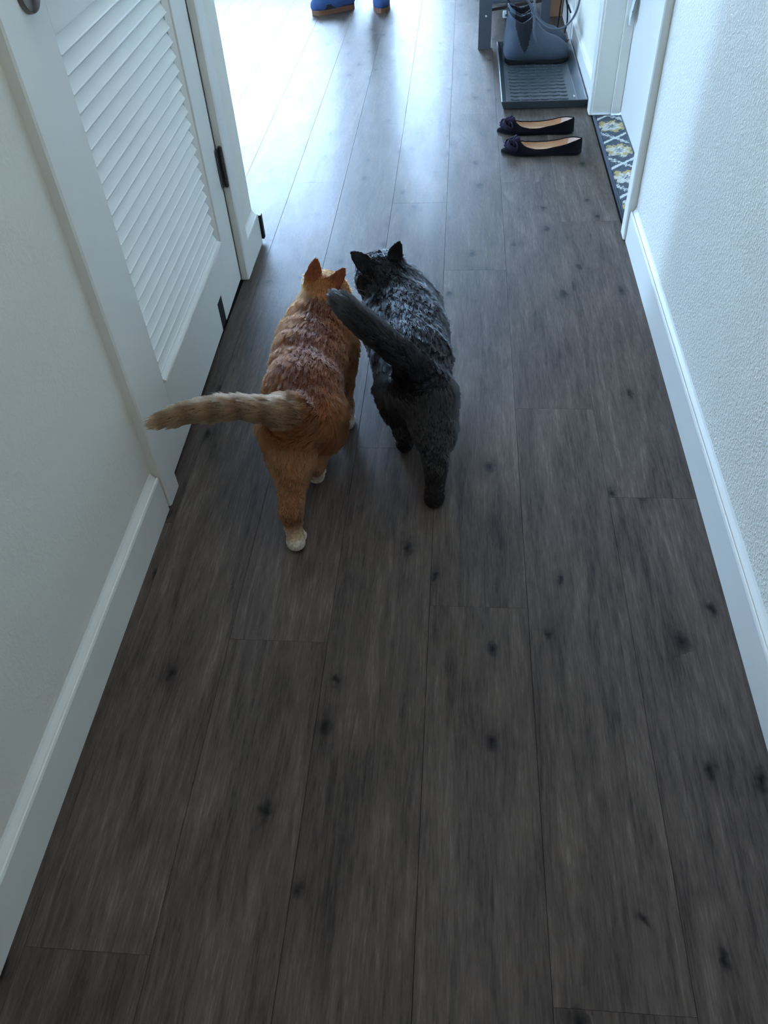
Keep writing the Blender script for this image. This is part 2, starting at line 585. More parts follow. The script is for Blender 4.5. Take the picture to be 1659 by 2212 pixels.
def build_floor():
    fl = MB().box(XW - 0.2, 1.2, YB - 0.2, YFAR + 0.2, -0.10, -0.006).build('floor', M['sub'])
    tag(fl, 'dark brown wood-look vinyl plank floor of hallway and living room', 'floor', kind='structure')
    cache = {}
    for c in range(-20, 3 + 1):
        x0 = X0 + (c) * PITCH if c <= 0 else X0 + c * PITCH
        x0 = X0 + (c - 1) * PITCH
        x1 = x0 + PITCH
        key = c - 1 if False else c
        ph = PHASE.get(c - 0, (c * 0.437) % PLEN) if c in PHASE else (c * 0.437 + 0.2) % PLEN
        j = ph - 4 * PLEN
        while j < YFAR:
            a, b = max(j, YB), min(j + PLEN, YFAR)
            j += PLEN
            if b - a < 0.02:
                continue
            segs = []
            if x0 < XL - 0.02:                        # columns that run beside the hall wall
                xs_ = XL - 0.012                      # a sliver of this column shows along the left baseboard
                if a >= YEND - 0.02:
                    segs.append((max(x0, XW), x1, a, b))
                elif x1 > BL and b <= YEND + 0.02:
                    segs.append((xs_, x1, a, b))
                elif x1 > BL:                         # plank that turns the wall corner: one L-shaped piece
                    g = 0.0001
                    lp = MB().prism([(x0 + g, YEND), (xs_, YEND), (xs_, a + g), (x1 - g, a + g), (x1 - g, b - g), (x0 + g, b - g)], 'z', -0.006, 0.0)
                    lp.build('plank', M['plank'], fl)
                else:
                    segs.append((max(x0, XW), x1, YEND, b))
            else:
                segs.append((x0, min(x1, XR), a, b))
            for (p, q, r, s) in segs:
                if q - p < 0.01 or s - r < 0.02:
                    continue
                k = (round(q - p, 3), round(s - r, 3))
                if k not in cache:
                    g = 0.0001
                    mb = MB().box(-k[0] / 2 + g, k[0] / 2 - g, -k[1] / 2 + g, k[1] / 2 - g, -0.006, 0.0)
                    me = bpy.data.meshes.new('plank')
                    me.from_pydata(mb.v, [], mb.f)
                    bm = bmesh.new()
                    bm.from_mesh(me)
                    bmesh.ops.recalc_face_normals(bm, faces=bm.faces)
                    top = [e for e in bm.edges if all(v.co.z > -0.001 for v in e.verts)]
                    bmesh.ops.bevel(bm, geom=top, offset=0.0003, segments=1, affect='EDGES')
                    bm.to_mesh(me)
                    bm.free()
                    me.materials.append(M['plank'])
                    cache[k] = me
                o = bpy.data.objects.new('plank', cache[k])
                COL.objects.link(o)
                o.location = ((p + q) / 2, (r + s) / 2, 0)
                o.parent = fl
    return fl


# columns: index c covers X0+(c-1)*PITCH .. X0+c*PITCH; column 0 is the one the cats' paws straddle
PHASE = {0: PHASE[0], -1: PHASE[-1], -2: PHASE[-2], 1: PHASE[1], 2: PHASE[2], 3: PHASE[3], -3: PHASE[-3]}
build_floor()

DY0, DY1 = 1.190, 2.050       # closet door opening
CY0, CY1 = 1.125, 2.115       # outer edges of its casing
EY0, EY1 = 2.330, 3.250       # entry door opening
DOORTOP = 2.05


def structure(o, label, cat):
    return tag(o, label, cat, kind='structure')


wl = MB()
wl.box(XL - 0.11, XL, YB, CY0 + 0.05, 0, CEIL)
wl.box(XL - 0.11, XF, CY1 - 0.05, YEND, 0, CEIL)
wl.box(XL - 0.11, XL, CY0 + 0.05, CY1 - 0.05, DOORTOP + 0.02, CEIL)
structure(wl.build('wall_left', M['wall_l']), 'pale painted hallway wall around the louvered closet door', 'wall')
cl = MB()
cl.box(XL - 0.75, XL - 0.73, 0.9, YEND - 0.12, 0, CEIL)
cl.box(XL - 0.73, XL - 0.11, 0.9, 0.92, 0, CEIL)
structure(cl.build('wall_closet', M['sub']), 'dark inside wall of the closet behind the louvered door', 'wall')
structure(MB().box(XW, XL - 0.11, YEND - 0.12, YEND, 0, CEIL).build('wall_living', M['wall']), 'living room wall running left from the end of the hallway wall', 'wall')
wr = MB()
wr.box(XR, XR + 0.115, YB, EY0 - 0.02, 0, CEIL)
wr.box(XR, XR + 0.115, EY1 + 0.02, YFAR, 0, CEIL)
wr.box(XR, XR + 0.115, EY0 - 0.02, EY1 + 0.02, DOORTOP + 0.03, CEIL)
structure(wr.build('wall_right', M['wall']), 'white textured wall with the entry door set in it', 'wall')
ww = MB()
ww.box(XW - 0.12, XW, YEND - 0.12, WWIN[0], 0, CEIL)
ww.box(XW - 0.12, XW, WWIN[1], YFAR, 0, CEIL)
ww.box(XW - 0.12, XW, WWIN[0], WWIN[1], 0, WWIN[2])
ww.box(XW - 0.12, XW, WWIN[0], WWIN[1], WWIN[3], CEIL)
w3 = thing('window_3', 'tall narrow window in the side wall of the living room', 'window', (XW - 0.06, WWIN[0], WWIN[2]), kind='structure')
f3 = MB()
for k in range(2):
    yy = WWIN[0] + (WWIN[1] - WWIN[0] - 0.05) * k
    f3.box(XW - 0.09, XW - 0.03, yy, yy + 0.05, WWIN[2], WWIN[3])
f3.box(XW - 0.09, XW - 0.03, WWIN[0], WWIN[1], WWIN[3] - 0.05, WWIN[3])
f3.box(XW - 0.09, XW - 0.03, WWIN[0], WWIN[1], WWIN[2], WWIN[2] + 0.05)
f3.build('window_frame', M['frame'], w3)
MB().box(XW - 0.062, XW - 0.058, WWIN[0] + 0.03, WWIN[1] - 0.03, WWIN[2] + 0.03, WWIN[3] - 0.03).build('pane', M['glass'], w3)
structure(ww.build('wall_west', M['wall']), 'far side wall of the living room', 'wall')
structure(MB().box(XL - 0.12, XR + 0.12, YB - 0.12, YB, 0, CEIL).build('wall_rear', M['wall']), 'end wall of the hallway behind the camera', 'wall')
structure(MB().box(XW - 0.12, XR + 0.12, YB - 0.12, YFAR + 0.2, CEIL, CEIL + 0.1).build('ceiling', M['ceiling']), 'flat white ceiling over hallway and living room', 'ceiling')
wf = MB()
xs = [XW - 0.12]
for a, b, c, d in WIN:
    wf.box(xs[-1], a, YFAR, YFAR + 0.16, 0, CEIL)
    wf.box(a, b, YFAR, YFAR + 0.16, 0, c)
    wf.box(a, b, YFAR, YFAR + 0.16, d, CEIL)
    xs.append(b)
wf.box(xs[-1], XR + 0.12, YFAR, YFAR + 0.16, 0, CEIL)
structure(wf.build('wall_far', M['wall']), 'far living room wall with two bright windows', 'wall')
for i, (a, b, c, d) in enumerate(WIN):
    w = thing('window_%d' % (i + 1), ['wide living room window in the far wall', 'narrow living room window right of the wide one'][i], 'window', ((a + b) / 2, YFAR + 0.08, c), kind='structure')
    f = MB()
    for (p, q, r, s) in ((a, a + 0.05, c, d), (b - 0.05, b, c, d), (a + 0.05, b - 0.05, c, c + 0.05), (a + 0.05, b - 0.05, d - 0.05, d)):
        f.box(p, q, YFAR + 0.05, YFAR + 0.11, r, s)
    if b - a > 1.2:
        m_ = (a + b) / 2
        f.box(m_ - 0.025, m_ + 0.025, YFAR + 0.05, YFAR + 0.11, c + 0.05, d - 0.05)
    f.build('window_frame', M['frame'], w)
    MB().box(a + 0.04, b - 0.04, YFAR + 0.078, YFAR + 0.082, c + 0.04, d - 0.04).build('pane', M['glass'], w)
    MB().box(a - 0.04, b + 0.04, YFAR - 0.05, YFAR + 0.04, c - 0.03, c - 0.005).build('window_sill', M['trim'], w)
structure(MB().box(-9, 6, 12.5, 12.8, 0, 2.55).build('wall_sky_block', M['outside']), 'added unseen stucco wall outside the windows, dimming the low sky', 'wall')  # added out of view to darken the lower part of the window reflection
structure(MB().box(-9, 6, YFAR + 0.3, 12.5, -0.12, 0).build('ground_exterior', M['grass']), 'grey paving outside the windows', 'ground')

# baseboards: flat face, small bead and a sloped cap back to the wall
def base_profile(face, wall):
    s = 1 if wall > face else -1
    t = abs(wall - face)
    return [(wall, 0.0), (face, 0.0), (face, 0.088), (face + s * 0.0015, 0.0925), (face + s * 0.004, 0.0935), (face + s * 0.0055, 0.0905),
            (face + s * t * 0.85, 0.101), (wall, 0.106)]


structure(MB().prism(base_profile(BL, XL), 'y', YB, 1.119).build('baseboard_left', M['trim']), 'white baseboard along the near left wall, ending at the closet casing', 'baseboard')
bl2 = structure(MB().prism(base_profile(-0.614, XF), 'y', CY1, YEND + 0.004).build('baseboard_stub', M['trim']), 'short white baseboard between closet casing and wall corner', 'baseboard')
bl3 = MB().box(-0.630, -0.606, YEND + 0.004, YEND + 0.022, 0.012, 0.088).build('baseboard_return', M['black'])
structure(bl3, 'black strip on the open end of the short corner baseboard', 'baseboard')
structure(MB().prism(base_profile(BR, XR), 'y', YB, 2.262).build('baseboard_right', M['trim']), 'white baseboard along the near right wall up to the entry door casing', 'baseboard')
structure(MB().prism(base_profile(BR, XR), 'y', 3.315, YFAR).build('baseboard_entry', M['trim']), 'white baseboard behind the boot tray beyond the entry door', 'baseboard')


# closet casing
def casing(name, label, x_wall, x_face, y0, y1, rounded):
    s = 1 if x_face > x_wall else -1
    pr = [(x_wall, y0), (x_face - s * 0.003, y0), (x_face, y0 + 0.004), (x_face, y1 - 0.004), (x_face - s * 0.003, y1), (x_wall, y1)]
    return structure(MB().prism(pr, 'z', 0.004, DOORTOP + 0.06).build(name, M['trim']), label, 'door trim')


casing('trim_1', 'white upright casing on the near side of the louvered closet door', XL, -0.598, CY0, DY0, 0)
casing('trim_2', 'white upright casing on the hinge side of the louvered closet door', XF - 0.004, -0.611, DY1, CY1, 0)
jl = MB()
jl.box(XL - 0.11, -0.632, DY1, DY1 + 0.012, 0.004, DOORTOP)
jl.box(XL - 0.11, -0.617, DY0 - 0.012, DY0, 0.004, DOORTOP)
jl.box(XL - 0.11, -0.617, DY0, DY1, DOORTOP, DOORTOP + 0.02)
structure(jl.build('trim_3', M['trim']), 'white jamb lining the closet door opening', 'door trim')
structure(MB().box(XL, -0.600, CY0, CY1, DOORTOP + 0.06, DOORTOP + 0.125).build('trim_4', M['trim']), 'white head casing over the closet door', 'door trim')


# ------------------------------------------------------------------ closet door with louvers
def closet_door():
    y0, y1 = DY0 + 0.003, DY1 - 0.012
    xa, xb = -0.6125, -0.6315                          # face plane at the latch and hinge edges
    D = thing('door_1', 'white louvered closet door with lever handle, left of the cats', 'door', (xb, y1, 0.015), kind='structure')
    sl = (xb - xa) / (y1 - y0)
    fx = lambda y: xa + sl * (y - y0)
    TH = 0.034

    def slab(mb, ya, yb, za, zb, off=0.0, th=TH):
        vs = []
        for y in (ya, yb):
            for z in (za, zb):
                vs += [(fx(y) + off, y, z), (fx(y) + off - th, y, z)]
        mb.add(vs, [(0, 2, 6, 4), (1, 5, 7, 3), (0, 1, 3, 2), (4, 6, 7, 5), (2, 3, 7, 6), (0, 4, 5, 1)])
        return mb
    pz0, pz1, py0, py1 = 0.200, 0.842, y0 + 0.112, 1.900
    ztop = DOORTOP - 0.006
    zb = 0.014
    slab(MB(), y0, py0, zb, ztop).build('stile', M['door'], D, bevel=0.0012)
    slab(MB(), py1, y1, zb, ztop).build('stile', M['door'], D, bevel=0.0012)
    # bottom rail with the notch cut in its lower edge
    n0, n1, nz = 1.772, 1.822, 0.092
    pr = [(py0, zb), (n0, zb), (n0, nz), (n1, nz), (n1, zb), (py1, zb), (py1, pz0), (py0, pz0)]
    vs = [(fx(y), y, z) for y, z in pr] + [(fx(y) - TH, y, z) for y, z in pr]
    n = len(pr)
    fs = [tuple(range(n)), tuple(range(n, 2 * n))[::-1]] + [(i, (i + 1) % n, n + (i + 1) % n, n + i) for i in range(n)]
    tag(MB().add(vs, fs).build('bottom_rail', M['door'], D), 'white bottom rail with a dark notch cut in its lower edge')
    tag(slab(MB(), n0 + 0.0003, n1 - 0.0003, zb + 0.0005, nz - 0.0003, -0.0012, TH - 0.0012).build('notch_shade', M['black'], D), 'black plug filling the notch as its painted shade')  # black fill stands in for the shade inside the notch
    slab(MB(), py0, py1, pz1, 1.02).build('lock_rail', M['door'], D, bevel=0.0012)
    slab(MB(), py0, py1, 1.86, ztop).build('top_rail', M['door'], D, bevel=0.0012)

    def louvers(z0, z1):
        cnt = round((z1 - z0) / 0.0292)
        p = (z1 - z0) / cnt
        for i in range(cnt):
            zl = z0 + i * p
            prof = [(-0.0185, zl + p + 0.006), (-0.0205, zl + p + 0.0035), (-0.0045, zl - 0.0005), (-0.002, zl - 0.001), (-0.001, zl + 0.0015), (-0.003, zl + 0.0035)]
            ya, yb = py0 + 0.004, py1 - 0.012
            vs = [(fx(ya) + dx, ya, z) for dx, z in prof] + [(fx(yb) + dx, yb, z) for dx, z in prof]
            k = len(prof)
            fs = [tuple(range(k)), tuple(range(k, 2 * k))[::-1]] + [(j, (j + 1) % k, k + (j + 1) % k, k + j) for j in range(k)]
            MB().add(vs, fs).build('louver_slat', M['door'], D)
        # sloped panel mould round the opening
        mo = MB()
        def strip(a, b, inner):
            (ya, za), (yb, zb_) = a, b
            (ia, iza), (ib, izb) = inner
            mo.add([(fx(ya) + 0.0015, ya, za), (fx(yb) + 0.0015, yb, zb_), (fx(ib) - 0.008, ib, izb), (fx(ia) - 0.008, ia, iza),
                    (fx(ya) - 0.03, ya, za), (fx(yb) - 0.03, yb, zb_), (fx(ib) - 0.03, ib, izb), (fx(ia) - 0.03, ia, iza)],
                   [(0, 1, 2, 3), (7, 6, 5, 4), (0, 4, 5, 1), (1, 5, 6, 2), (2, 6, 7, 3), (3, 7, 4, 0)])
        w = 0.012
        strip((py1 + 0.002, z0 - w), (py1 + 0.002, z1 + w), ((py1 - w, z0), (py1 - w, z1)))
        strip((py0, z0 - w), (py1 + 0.002, z0 - w), ((py0 + 0.004, z0), (py1 - w, z0)))
        ye = py1 + 0.002
        vs = []
        for z in (z0 - w - 0.004, z1 + w):
            for q, dx in ((0.0, 0.0), (0.001, 0.0055), (0.005, 0.0065), (0.007, 0.0)):
                vs.append((fx(ye + q) + dx, ye + q, z))
        mo.add(vs, [(0, 1, 5, 4), (1, 2, 6, 5), (2, 3, 7, 6), (0, 3, 2, 1), (4, 5, 6, 7)])
        vs = []
        for y in (py0, ye + 0.007):
            for q, dx in ((0.0, 0.0), (0.001, 0.0055), (0.005, 0.0065), (0.007, 0.0)):
                vs.append((fx(y) + dx, y, z0 - w - q))
        mo.add(vs, [(0, 1, 5, 4), (1, 2, 6, 5), (2, 3, 7, 6), (0, 3, 2, 1), (4, 5, 6, 7)])
        mo.build('panel_moulding', M['door'], D)
    louvers(pz0 + 0.012, pz1)
    louvers(1.02, 1.86)
    # lever handle: round rose, neck, lever bar
    hy, hz = 1.250, 0.918
    hx = fx(hy)
    h = MB().lathe((hx, hy, hz), (1, 0, 0), [(0.0325, 0.0), (0.0325, 0.004), (0.031, 0.008), (0.027, 0.0095), (0.017, 0.011), (0.0115, 0.016), (0.0115, 0.046)], 28)
    h = h.build('handle_rose', M['bronze'], D, smooth=True, auto=40)
    tag(h, 'metal round rose of the lever handle')
    lv = MB().tube(catmull([(hx + 0.046, hy - 0.006, hz), (hx + 0.05, hy + 0.02, hz - 0.004), (hx + 0.05, hy + 0.07, hz - 0.014), (hx + 0.048, hy + 0.115, hz - 0.018)], 5), 0.0095, 12, flat=(1.0, 0.7))
    tag(lv.build('handle_lever', M['bronze'], D, smooth=True), 'metal lever bar of the handle')
    # hinges
    for z0, z1 in ((0.285, 0.385), (1.0, 1.1), (1.72, 1.82)):
        hb = MB()
        hxx = -0.6205
        for k in range(5):
            za = z0 + (z1 - z0) * k / 5
            hb.lathe((hxx, y1 + 0.006, za + 0.0006), (0, 0, 1), [(0.0062, 0), (0.0062, (z1 - z0) / 5 - 0.0012)], 12)
        hb.lathe((hxx, y1 + 0.006, z0 - 0.004), (0, 0, 1), [(0.002, 0), (0.005, 0.002), (0.005, 0.004)], 12)
        hb.lathe((hxx, y1 + 0.006, z1), (0, 0, 1), [(0.005, 0), (0.005, 0.002), (0.002, 0.004)], 12)
        hb.box(-0.6275, -0.6255, y1 - 0.012, y1 + 0.0, z0, z1)
        tag(hb.build('hinge', M['hinge'], D), 'dark metal hinge')
    return D


closet_door()

# ------------------------------------------------------------------ entry door on the right
jr = MB()
jr.box(XR - 0.012, XR + 0.115, EY1, EY1 + 0.018, 0.004, DOORTOP + 0.01)        # far jamb, faces the camera
jr.box(XR - 0.012, XR + 0.115, EY0 - 0.018, EY0, 0.004, DOORTOP + 0.01)
jr.box(XR - 0.012, XR + 0.115, EY0, EY1, DOORTOP + 0.01, DOORTOP + 0.028)
structure(jr.build('trim_5', M['trim'], bevel=0.002), 'white jamb lining the recess of the entry door', 'door trim')
st = MB()
st.box(XR + 0.060, XR + 0.093, EY1 - 0.011, EY1, 0.004, DOORTOP + 0.01)
st.box(XR + 0.060, XR + 0.093, EY0, EY0 + 0.011, 0.004, DOORTOP + 0.01)
structure(st.build('trim_6', M['trim'], bevel=0.002), 'narrow white door stop on the entry door jamb', 'door trim')
casing('trim_7', 'white upright casing on the near side of the entry door', XR, 0.490, EY0 - 0.066, EY0 - 0.012, 0)
casing('trim_8', 'white upright casing on the far side of the entry door, by the boot tray', XR, 0.490, EY1 + 0.006, EY1 + 0.064, 0)
structure(MB().box(0.492, XR, EY0 - 0.066, EY1 + 0.064, DOORTOP + 0.06, DOORTOP + 0.125).build('trim_9', M['trim']), 'white head casing over the entry door', 'door trim')
XD = XR + 0.095
D2 = thing('door_2', 'flat white entry door in the recess behind the patterned rug', 'door', (XD, (EY0 + EY1) / 2, 0.014), kind='structure')
MB().box(XD, XD + 0.044, EY0 + 0.002, EY1 - 0.002, 0.014, DOORTOP + 0.006).build('door_slab', M['door'], D2, bevel=0.0015)
kb = MB().lathe((XD, EY0 + 0.07, 0.96), (-1, 0, 0), [(0.03, 0), (0.03, 0.006), (0.012, 0.01), (0.012, 0.03), (0.024, 0.036), (0.027, 0.046), (0.022, 0.056), (0.005, 0.06)], 20)
kb.build('door_knob', M['bronze'], D2, smooth=True, auto=50)
hk = MB().lathe((XD, 3.215, 0.97), (-1, 0, 0), [(0.010, 0), (0.010, 0.003), (0.003, 0.005), (0.003, 0.016), (0.006, 0.018), (0.006, 0.021)], 12)
tag(hk.build('hook', M['bronze'], D2, smooth=True, auto=50), 'small metal hook')
thr = MB().box(XR - 0.0, XD + 0.1, EY0, EY1, -0.006, 0.0).build('floor_recess', M['sub'])
structure(thr, 'dark floor strip of the entry door recess under the rug', 'floor')


# ------------------------------------------------------------------ signed distance surfaces (bodies, boots)
class SDF:
    def __init__(self, lo, hi, res):
        self.lo = np.array(lo, float)
        self.res = res
        n = np.ceil((np.array(hi) - self.lo) / res).astype(int) + 1
        self.ax = [self.lo[i] + res * np.arange(n[i]) for i in range(3)]
        self.F = np.full(n, 1.0, np.float32)
        self.prims = []

    def _sub(self, pmin, pmax):
        s = []
        for i in range(3):
            a = int(np.clip(np.floor((pmin[i] - self.lo[i]) / self.res), 0, len(self.ax[i]) - 1))
            b = int(np.clip(np.ceil((pmax[i] - self.lo[i]) / self.res) + 1, a + 1, len(self.ax[i])))
            s.append(slice(a, b))
        return tuple(s)

    @staticmethod
    def capd(P, a, b, ra, rb, sc):
        a, b, sc = np.array(a, np.float32), np.array(b, np.float32), np.array(sc, np.float32)
        q = [(P[i] - a[i]) / sc[i] for i in range(3)]
        d = (b - a) / sc
        L = float(d @ d) + 1e-12
        t = np.clip((q[0] * d[0] + q[1] * d[1] + q[2] * d[2]) / L, 0, 1)
        dist = np.sqrt(sum((q[i] - t * d[i]) ** 2 for i in range(3)))
        return (dist - (ra + t * (rb - ra))) * float(min(sc)), t

    def cap(self, a, b, ra, rb=None, k=0.02, sc=(1, 1, 1), cut=False, info=None):
        rb = ra if rb is None else rb
        m = max(ra, rb) * max(sc) + k + 3 * self.res
        lo, hi = np.minimum(a, b) - m, np.maximum(a, b) + m
        s = self._sub(lo, hi)
        P = np.meshgrid(*[self.ax[i][s[i]].astype(np.float32) for i in range(3)], indexing='ij', sparse=True)
        d, _ = self.capd(P, a, b, ra, rb, sc)
        self._blend(s, d, k, cut)
        if info is not None:
            self.prims.append((np.array(a, float), np.array(b, float), ra, rb, np.array(sc, float), info))

    def _blend(self, s, d, k, cut):
        F = self.F[s]
        if cut:
            d = -d
            h = np.maximum(k - np.abs(F - d), 0) / k
            self.F[s] = np.maximum(F, d) + h * h * k * 0.25
        else:
            h = np.maximum(k - np.abs(F - d), 0) / k
            self.F[s] = np.minimum(F, d) - h * h * k * 0.25

    def chain(self, pts, rs, k=0.02, sc=(1, 1, 1), info=None):
        for i in range(len(pts) - 1):
            self.cap(pts[i], pts[i + 1], rs[i], rs[i + 1], k, sc, False, info)

    def fun(self, lo, hi, f, k=0.01, cut=False):
        s = self._sub(np.array(lo), np.array(hi))
        P = np.meshgrid(*[self.ax[i][s[i]] for i in range(3)], indexing='ij')
        self._blend(s, f(*P).astype(np.float32), k, cut)

    def mesh(self):
        F = self.F
        S = F < 0
        n = np.array(F.shape)
        c = np.zeros(n - 1, np.int8)
        corners = [(i, j, k) for i in (0, 1) for j in (0, 1) for k in (0, 1)]
        for i, j, k in corners:
            c += S[i:n[0] - 1 + i, j:n[1] - 1 + j, k:n[2] - 1 + k]
        act = np.argwhere((c > 0) & (c < 8))
        vals = np.stack([F[act[:, 0] + i, act[:, 1] + j, act[:, 2] + k] for i, j, k in corners], 1)
        acc = np.zeros((len(act), 3))
        cnt = np.zeros(len(act))
        co = np.array(corners, float)
        for p in range(8):
            for q in range(p + 1, 8):
                if np.abs(co[p] - co[q]).sum() != 1:
                    continue
                va, vb = vals[:, p], vals[:, q]
                m = (va < 0) != (vb < 0)
                t = np.where(m, va / np.where(m, va - vb, 1), 0)
                acc += np.where(m[:, None], co[p] + t[:, None] * (co[q] - co[p]), 0)
                cnt += m
        V = self.lo + (act + acc / cnt[:, None]) * self.res
        idx = np.full(n - 1, -1, np.int64)
        idx[act[:, 0], act[:, 1], act[:, 2]] = np.arange(len(act))
        faces = []
        for ax in range(3):
            sl0 = [slice(1, n[i] - 1) for i in range(3)]
            sl1 = list(sl0)
            sl0[ax] = slice(0, n[ax] - 1)
            sl1[ax] = slice(1, n[ax])
            s0, s1 = S[tuple(sl0)], S[tuple(sl1)]
            e = np.argwhere(s0 != s1)
            flip = s0[e[:, 0], e[:, 1], e[:, 2]]
            base = e + np.array([0 if i == ax else 1 for i in range(3)])
            u, v = [i for i in range(3) if i != ax]
            def g(du, dv):
                q = base.copy()
                q[:, u] -= du
                q[:, v] -= dv
                return idx[q[:, 0], q[:, 1], q[:, 2]]
            quad = np.stack([g(0, 0), g(1, 0), g(1, 1), g(0, 1)], 1)
            if ax == 1:
                flip = ~flip
            quad[~flip] = quad[~flip][:, ::-1]
            faces.append(quad)
        faces = np.concatenate(faces)
        return V, faces[(faces >= 0).all(1)]


def np_mesh(name, V, Fq, mat, parent=None, smooth=True, relax=1):
    V = V.copy()
    for _ in range(relax):                           # light smoothing of the grid steps
        acc = np.zeros_like(V)
        cnt = np.zeros(len(V))
        for i in range(4):
            a, b = Fq[:, i], Fq[:, (i + 1) % 4]
            np.add.at(acc, a, V[b])
            np.add.at(cnt, a, 1)
            np.add.at(acc, b, V[a])
            np.add.at(cnt, b, 1)
        V = V * 0.5 + 0.5 * acc / np.maximum(cnt, 1)[:, None]
    off = np.array(wloc(parent)) if parent is not None else np.zeros(3)
    me = bpy.data.meshes.new(name)
    me.from_pydata((V - off).tolist(), [], Fq.tolist())
    bm = bmesh.new()
    bm.from_mesh(me)
    bmesh.ops.recalc_face_normals(bm, faces=bm.faces)
    bm.to_mesh(me)
    bm.free()
    if smooth:
        me.polygons.foreach_set('use_smooth', [True] * len(me.polygons))
    o = link(name, me, mat, parent, Vector(off))
    return o, V


def ear_fun(base, tip, wdir, hw, th, cup):
    """thin cupped triangular ear from base to tip; wdir is its width direction"""
    base, tip, wdir = np.array(base), np.array(tip), np.array(wdir, float)
    vax = tip - base
    L = np.linalg.norm(vax)
    vax /= L
    wdir -= (wdir @ vax) * vax
    wdir /= np.linalg.norm(wdir)
    nax = np.cross(wdir, vax)

    def f(X, Y, Z):
        p = [X - base[0], Y - base[1], Z - base[2]]
        t = sum(p[i] * vax[i] for i in range(3)) / L
        u = sum(p[i] * wdir[i] for i in range(3))
        w = sum(p[i] * nax[i] for i in range(3))
        tt = np.clip(t, 0, 1)
        width = hw * (1 - tt ** 1.9) ** 0.8 + 0.002
        dw = np.abs(w - cup * (u / hw) ** 2 * (1 - tt)) - th * (1 - 0.35 * tt)
        return np.maximum(np.maximum(np.abs(u) - width, dw), np.maximum(-t - 0.3, t - 1) * L)
    m = hw + 0.02
    lo = np.minimum(base, tip) - m
    hi = np.maximum(base, tip) + m
    return lo, hi, f


